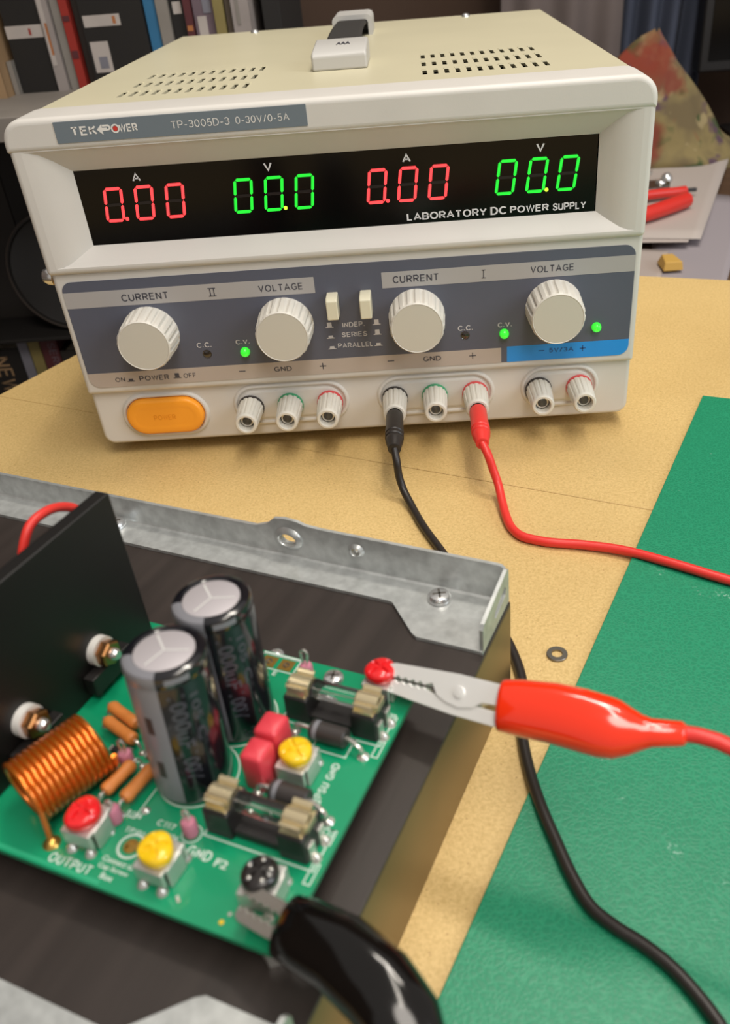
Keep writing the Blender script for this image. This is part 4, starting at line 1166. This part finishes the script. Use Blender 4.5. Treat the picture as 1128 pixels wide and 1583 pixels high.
cp = [e, (18.0, -45.6, 17.5), (18.4, -47.2, 12), (19.9, -50, 6.5), (23.2, -58, 3), (28, -73, 2.1), (35.6, -92.7, 2.1), (48, -124, 2.1), (58.0, -150, 2.1), (61.0, -170, 2.1), (58.4, -192, 2.1), (59.0, -209, 2.5), (61.0, -223.9, 3.7), (63.3, -234, 3.8), (66.4, -246.1, 3.8), (69.7, -254.2, 3.8), (74.8, -259.7, 3.8), (80.8, -264.6, 3.8), (86.6, -270.8, 3.8), (90.5, -276.9, 3.8), (93.9, -284, 3.8), (96, -320, 3.8), (84, -352, 6), (62, -360, 16), tuple(E3+dE*8), tuple(E3-dE*2)]
MB().tube(spline(cp, 7), 1.8, 12).build('cable', 'cable_black', blk, smooth=60)
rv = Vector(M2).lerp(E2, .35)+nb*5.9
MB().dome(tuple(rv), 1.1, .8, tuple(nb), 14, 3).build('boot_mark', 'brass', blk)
MB.build = _real_build

# ------------------------------------------------------------------ background: bookcase on the left
bc = thing('bookcase', 'dark bookcase with pale grey upper shelf behind the power supply', 'bookcase', (-330, 560, -720))
B0 = lambda x0, x1, y0, y1, z0, z1, nm, m: MB(Matrix.Translation((330, -560, 720))).box(x0, x1, y0, y1, z0, z1).build(nm, m, bc, smooth=0, bevel=(1, 1))
B0(-760, -92, 335, 640, 99, 117, 'shelf', 'shelf_grey')
B0(-760, -92, 436, 640, -104, -100, 'shelf', 'shelf_dark')
B0(-760, -92, 440, 640, -330, -312, 'shelf', 'shelf_dark')
B0(-760, -92, 440, 640, -720, -700, 'shelf', 'shelf_dark')
B0(-778, -760, 335, 640, -720, 480, 'side_panel', 'shelf_dark')
B0(-92, -76, 480, 640, -720, 480, 'side_panel', 'shelf_dark')
B0(-778, -76, 640, 648, -720, 480, 'back_panel', 'shelf_dark')
B0(-760, -92, 335, 640, 462, 480, 'shelf', 'shelf_dark')

def book(x0, x1, y, z, h, d, m, label, group, bands=(), name='book'):
    """spine faces -y; bands: (z0, z1, x0f, x1f, material)"""
    t = thing(name, label, 'book', ((x0+x1)/2, y+d/2, z), 0, group)
    w = (x1-x0)/2-.25
    c = MB()
    c.box(-w, w, -d/2, -d/2+2, 0, h)
    c.box(-w, -w+1.6, -d/2+1.5, d/2, 0, h); c.box(w-1.6, w, -d/2+1.5, d/2, 0, h)
    cv = c.build('cover', m, t, smooth=0)
    MB().box(-w+1.5, w-1.5, -d/2+2, d/2-2, 2, h-3).build('pages', 'pages', t, smooth=0)
    for i, (z0, z1, f0, f1, bmn) in enumerate(bands):
        MB().box(-w+2*w*f0, -w+2*w*f1, -d/2-.4-.15*i, -d/2+.2, z0, z1).build('spine_label', bmn, t, smooth=0)
    return t
for nm, c in (('bk_black', '181513'), ('bk_white', '978e8a'), ('bk_red', '97291f'), ('bk_blue', '2d6a92'), ('bk_grey', '857f78'), ('bk_maroon', '55262a'),
              ('bk_plum', '6a5a62'), ('bk_olive', '857848'), ('bk_brown', '4d4236'), ('bk_tan', '9c7f5e'), ('bk_slate', '77767f'), ('bk_label', 'b3aaa4'), ('bk_orange', 'a86a3c'), ('bk_dark', '2b2622')):
    mat(nm, c, 0.6, var=0.06, vscale=60)
G1 = 'books on the grey upper shelf'
ZS = 117.05; YB = 460
book(-326, -315, YB-22, ZS, 62, 150, 'bk_tan', 'thin tan wooden-looking book at the left end of the grey shelf', G1)
book(-314.6, -310, YB-6, ZS, 26, 120, 'bk_grey', 'slim grey booklet beside the tan book on the grey shelf', G1)
book(-309.5, -277.5, YB, ZS, 230, 150, 'bk_black', 'wide black binder with a white band, left of the white books', G1,
     ((42, 51.5, 0.0, 1.0, 'bk_label'), (44, 49, .62, .68, 'bk_red')))
book(-277, -267.5, YB-2, ZS, 226, 150, 'bk_white', 'tall off-white book beside the black binder', G1, ((20, 90, .1, .5, 'bk_label'), (28, 52, .3, .5, 'bk_orange')))
book(-267, -259.5, YB+2, ZS, 232, 150, 'bk_grey', 'pale grey book directly left of the red book', G1)
book(-259, -251.5, YB, ZS, 228, 150, 'bk_red', 'narrow red book with worn spine on the upper shelf', G1, ((24, 30, .1, .9, 'bk_maroon'), (52, 56, .1, .9, 'bk_maroon')))
book(-251, -243, YB+8, ZS, 226, 150, 'bk_dark', 'narrow dark book right of the red book', G1, ((70, 76, .3, 1, 'bk_orange'),))
bb = book(-242.5, -189, YB-2, ZS, 232, 160, 'bk_black', 'very wide black binder with white band and barcode label', G1,
     ((46.5, 55, .03, .62, 'bk_label'), (48, 53.5, .5, .55, 'bk_orange'), (12, 35.5, .05, .34, 'bk_label'), (15, 24, .14, .28, 'bk_slate'), (14, 18, .86, .93, 'bk_label')))
book(-188.5, -178.5, YB+2, ZS, 224, 150, 'bk_blue', 'bright blue book on the upper shelf', G1)
book(-178, -167.5, YB, ZS, 230, 150, 'bk_grey', 'light grey book right of the blue book', G1)
book(-167, -155.5, YB+4, ZS, 222, 150, 'bk_black', 'black book with small white square label near the top', G1, ((51, 60, .2, .85, 'bk_label'),))
book(-155, -148.5, YB, ZS, 226, 150, 'bk_maroon', 'thin maroon book on the upper shelf', G1, ((38, 42, .1, .9, 'bk_orange'),))
book(-148, -130.5, YB+4, ZS, 218, 150, 'bk_plum', 'dusty plum coloured book with pale spine patch', G1, ((34, 48, .15, .6, 'bk_label'), (50, 66, .5, .9, 'bk_slate')))
book(-130, -121, YB, ZS, 228, 150, 'bk_olive', 'olive yellow book on the upper shelf', G1)
book(-120.5, -115.5, YB+3, ZS, 220, 150, 'bk_brown', 'slim brown book between the olive and white books', G1)
book(-115, -99.5, YB, ZS, 232, 150, 'bk_white', 'white book at the right end of the upper shelf', G1, ((40, 110, .25, .45, 'bk_grey'),))
G2 = 'books on the low shelf'
ZL = -311.9; YL = 452
b = book(-450, -390.5, YL, ZL, 196, 150, 'bk_black', 'black book with large pale lettering at the left of the low shelf', G2)
stext('NEW', 'bk_tan', b, (9, -75.6, 168), (0, 0, -1), (1, 0, 0), w=40, h=18)
book(-390, -379.5, YL, ZL, 206, 150, 'bk_slate', 'slate grey book on the low shelf', G2)
book(-379, -367, YL, ZL, 204, 150, 'bk_olive', 'pale olive book on the low shelf', G2)
b = book(-366.5, -348.5, YL, ZL, 202, 150, 'bk_maroon', 'maroon book with pale pink lettering on the low shelf', G2)
stext('SERIES', 'bk_plum', b, (3, -75.6, 180), (0, 0, -1), (1, 0, 0), w=40, h=8)
book(-348, -318, YL, ZL, 190, 150, 'bk_dark', 'thick dark book right of the maroon book', G2)
book(-317.5, -280, YL, ZL, 200, 150, 'bk_black', 'thick black book at the right of the low shelf', G2)
G3 = 'dark books on the middle shelf'
x = -480
for k, (w, lab) in enumerate(((46, 'leftmost dark book on the middle shelf'), (60, 'second dark book from the left on the middle shelf'), (70, 'dark book behind the round black disc'), (60, 'dark book half hidden by the power supply'))):
    book(x, x+w, 500, -99.9, 190, 130, 'bk_dark' if k % 2 else 'bk_black', lab, G3)
    x += w+.5

# round black disc leaning on the middle shelf
dc = thing('round_black_disc', 'round black disc with a thin raised rim left of the power supply', 'disc', (-318, 456, -99.4))
Mt = Matrix.Rotation(radians(-5), 4, 'X')
MB(Mt).lathe([(54, -6), (57, -5), (58, -2), (58, 3), (56.6, 5), (55.2, 5), (54.5, 3), (53, 2.4), (.1, 2.0)], (0, 0, 58.6), (0, -1, 0), 72).build('plate', 'disc_black', dc)
MB(Mt).lathe([(57.0, 4.6), (57.9, 4.8), (57.9, 5.8), (56.6, 6.0), (56.2, 5.2)], (0, 0, 58.6), (0, -1, 0), 72, False, False).build('rim', 'disc_rim_highlight', dc)

# ------------------------------------------------------------------ background: side desk on the right
DZ = -62.0
dk = thing('side_desk', 'dark brown side desk behind the workbench, covered with papers', 'desk', (450, 700, -720))
MD = Matrix.Translation((-450, -700, 720))
MB(MD).box(190, 820, 330, 1000, DZ-22, DZ).build('desk_top', 'desk_brown', dk, smooth=0, bevel=(1.5, 2))
for x in (215, 795):
    for y in (355, 975): MB(MD).box(x-22, x+22, y-22, y+22, -720, DZ-22).build('leg', 'desk_brown', dk, smooth=0)
def sheet(name, poly, z, m, label, curl=0.0, n=10):
    a, b, c, d = [Vector((*p, 0)) for p in poly]
    V = []; F = []
    for i in range(n+1):
        for j in range(n+1):
            u_, v_ = i/n, j/n
            p = a.lerp(b, u_).lerp(d.lerp(c, u_), v_)
            V.append((p.x, p.y, z+curl*(v_*v_*(.6+.4*sin(3*u_)))))
    W = n+1
    for i in range(n):
        for j in range(n): F.append((i*W+j, (i+1)*W+j, (i+1)*W+j+1, i*W+j+1))
    cx = sum(p[0] for p in poly)/4; cy = sum(p[1] for p in poly)/4
    mb = MB(Matrix.Translation((-cx, -cy, -z))).add(V, F)
    o = mb.build(name, m, None, smooth=60, loc=(cx, cy, z))
    sd = o.modifiers.new('thickness', 'SOLIDIFY'); sd.thickness = .25*S; sd.offset = 1
    return tag(o, label, 'paper', 'papers on the side desk')
sheet('paper_sheet', [(236, 352), (296, 346), (400, 600), (300, 640)], DZ+.3, 'paper_lilac', 'lilac grey sheet curling at the right edge of the side desk', 9)
sheet('paper_sheet', [(204, 384), (249, 382), (274, 452), (216, 470)], DZ+1.2, 'paper_pink', 'pinkish sheet lowest on the side desk beside the power supply', 2)
sheet('paper_sheet', [(205, 482), (305, 456), (432, 775), (290, 800)], DZ+10.5, 'paper', 'large white sheet under the red handled pliers', 2)
sheet('paper_sheet', [(196, 470), (292, 452), (385, 700), (230, 760)], DZ+9.6, 'paper_pink', 'second white sheet showing its edge below the large one', 1)
yb_ = MB().loft([[(x, y, z) for x, y in p] for p, z in ((((-9, -13), (9, -13), (9, 13), (-9, 13)), 0), (((-8, -12), (8, -12), (5, 12), (-5, 12)), 8))])
tag(yb_.build('wood_block', 'yellow_block', None, smooth=0, bevel=(.8, 2), loc=(263, 405, DZ+3.5)), 'small yellow wedge-shaped block among the papers', 'block')

# red handled pliers lying on the papers
pz = DZ+12.6
pl = thing('pliers', 'pliers with red plastic handles on the white papers', 'pliers', (265, 570, pz))
def grip(pts, r0, r1):
    P = spline(pts, 8); n = len(P)
    return MB().tube(P, [r0+(r1-r0)*(i/(n-1)) if 0 < i < n-1 else (r0+(r1-r0)*(i/(n-1)))*.6 for i in range(n)], 12)
g = grip([(-40, -70, 7), (0, -52, 7.5), (30, -30, 7.5), (48, -14, 7.2), (54, -8, 7)], 7.5, 8.4).build('grip', 'grip_red', pl)
grip([(-40, 0, 6), (0, 16, 6.5), (30, 24, 6.5), (58, 30, 6), (64, 32, 6)], 5.5, 5.2).build('grip', 'grip_red', pl)
MB().tube(spline([(58, 30, 6), (68, 33, 6), (76, 35, 5.5)], 4), 2.2, 8).build('handle_tip', 'plastic_black', pl)
MB().prism([(-95, -50), (-45, -75), (-36, -60), (-36, -8), (-45, 4), (-80, -22)], 1, 9).build('head', 'tool_steel', pl, smooth=0, bevel=(1.5, 2))

# steel hand tool with a rivet, partly hidden by the supply
tl = thing('hand_tool', 'grey steel hand tool with a round rivet behind the red handled pliers', 'tool', (308, 640, DZ+12.6))
MB().prism([(-60, -40), (-8, -22), (10, -12), (14, 2), (6, 12), (-12, 12), (-60, -14)], 0, 7).build('body', 'tool_steel', tl, smooth=0, bevel=(1.5, 2))
MB().prism([(-60, 2), (-2, 30), (2, 36), (-6, 38), (-60, 14)], 7, 12).build('arm', 'steel', tl, smooth=0, bevel=(1, 2))
MB().dome((2, -2, 7), 6, 4).build('rivet', 'chrome', tl)
MB().dome((18, 34, 0), 7, 9).build('ball_end', 'chrome', tl)

# floral cushion slumped to a point
def cushion():
    n, m_ = 56, 24; rings = []
    for i in range(m_+1):
        t = i/m_
        wr_ = 118*(1-t)+3; wl = 150*(1-t)**.72+3; dp = 62*(1-t)**.8+3
        rg = []
        for k in range(n):
            a = 2*pi*k/n; wr = 1+.04*sin(5*a+4*t)*(1-t)+.03*sin(9*a-6*t)
            hw = wr_ if cos(a) > 0 else wl
            fold = 10*math.exp(-((t-.1)/.06)**2)
            rg.append(((hw+fold)*wr*cos(a), (dp+fold)*wr*sin(a)-18*t, 156*t+3*sin(3*a+5*t)*(t > 0)))
        rings.append(rg)
    o = MB().loft(rings).build('cushion', 'floral_fabric', None, smooth=70, loc=(328, 800, DZ+.5))
    return tag(o, 'faded floral cushion slumped into a point behind the papers', 'cushion')
cushion()

# hanging cloth, blue curtain and a black monitor behind
def drape(name, x0, x1, y, z0, z1, amp, waves, m, label, cat, ph=0):
    n = 60; V = []; F = []
    for i in range(n+1):
        for j in range(9):
            t = i/n; x = x0+(x1-x0)*t; s_ = j/8
            V.append((x+6*sin(3*s_+ph), y+amp*sin(2*pi*waves*t+ph+.6*s_)*(0.5+.5*s_)+6*sin(7*t+2*s_), z0+(z1-z0)*(1-s_)))
    for i in range(n):
        for j in range(8): F.append((i*9+j, (i+1)*9+j, (i+1)*9+j+1, i*9+j+1))
    cx = (x0+x1)/2
    o = MB(Matrix.Translation((-cx, -y, -z0))).add(V, F).build(name, m, None, smooth=80, loc=(cx, y, z0))
    sd = o.modifiers.new('thickness', 'SOLIDIFY'); sd.thickness = 2*S
    return tag(o, label, cat)
drape('hanging_cloth', 150, 310, 915, DZ+1, 330, 9, 3, 'cloth_lilac', 'greyish lilac cloth hanging behind the power supply', 'cloth')
drape('blue_curtain', 312, 440, 960, DZ+1, 330, 14, 4.2, 'curtain_blue', 'dull blue curtain hanging behind the floral cushion', 'curtain', 1.0)
mn = thing('monitor', 'black monitor standing on the side desk at the right', 'monitor', (566, 900, DZ))
MB().box(-150, 150, 0, 30, 90, 290).build('housing', 'monitor_black', mn, smooth=0, bevel=(4, 3))
MB().box(-138, 138, -1.2, .2, 104, 278).build('screen', 'display_glass', mn, smooth=0)
MB().box(-25, 25, 14, 40, 8, 160).build('neck', 'monitor_black', mn, smooth=0, bevel=(2, 2))
MB().prism(rr(-90, 90, -50, 80, 14), .1, 10).build('base', 'monitor_black', mn, smooth=0, bevel=(1.5, 2))
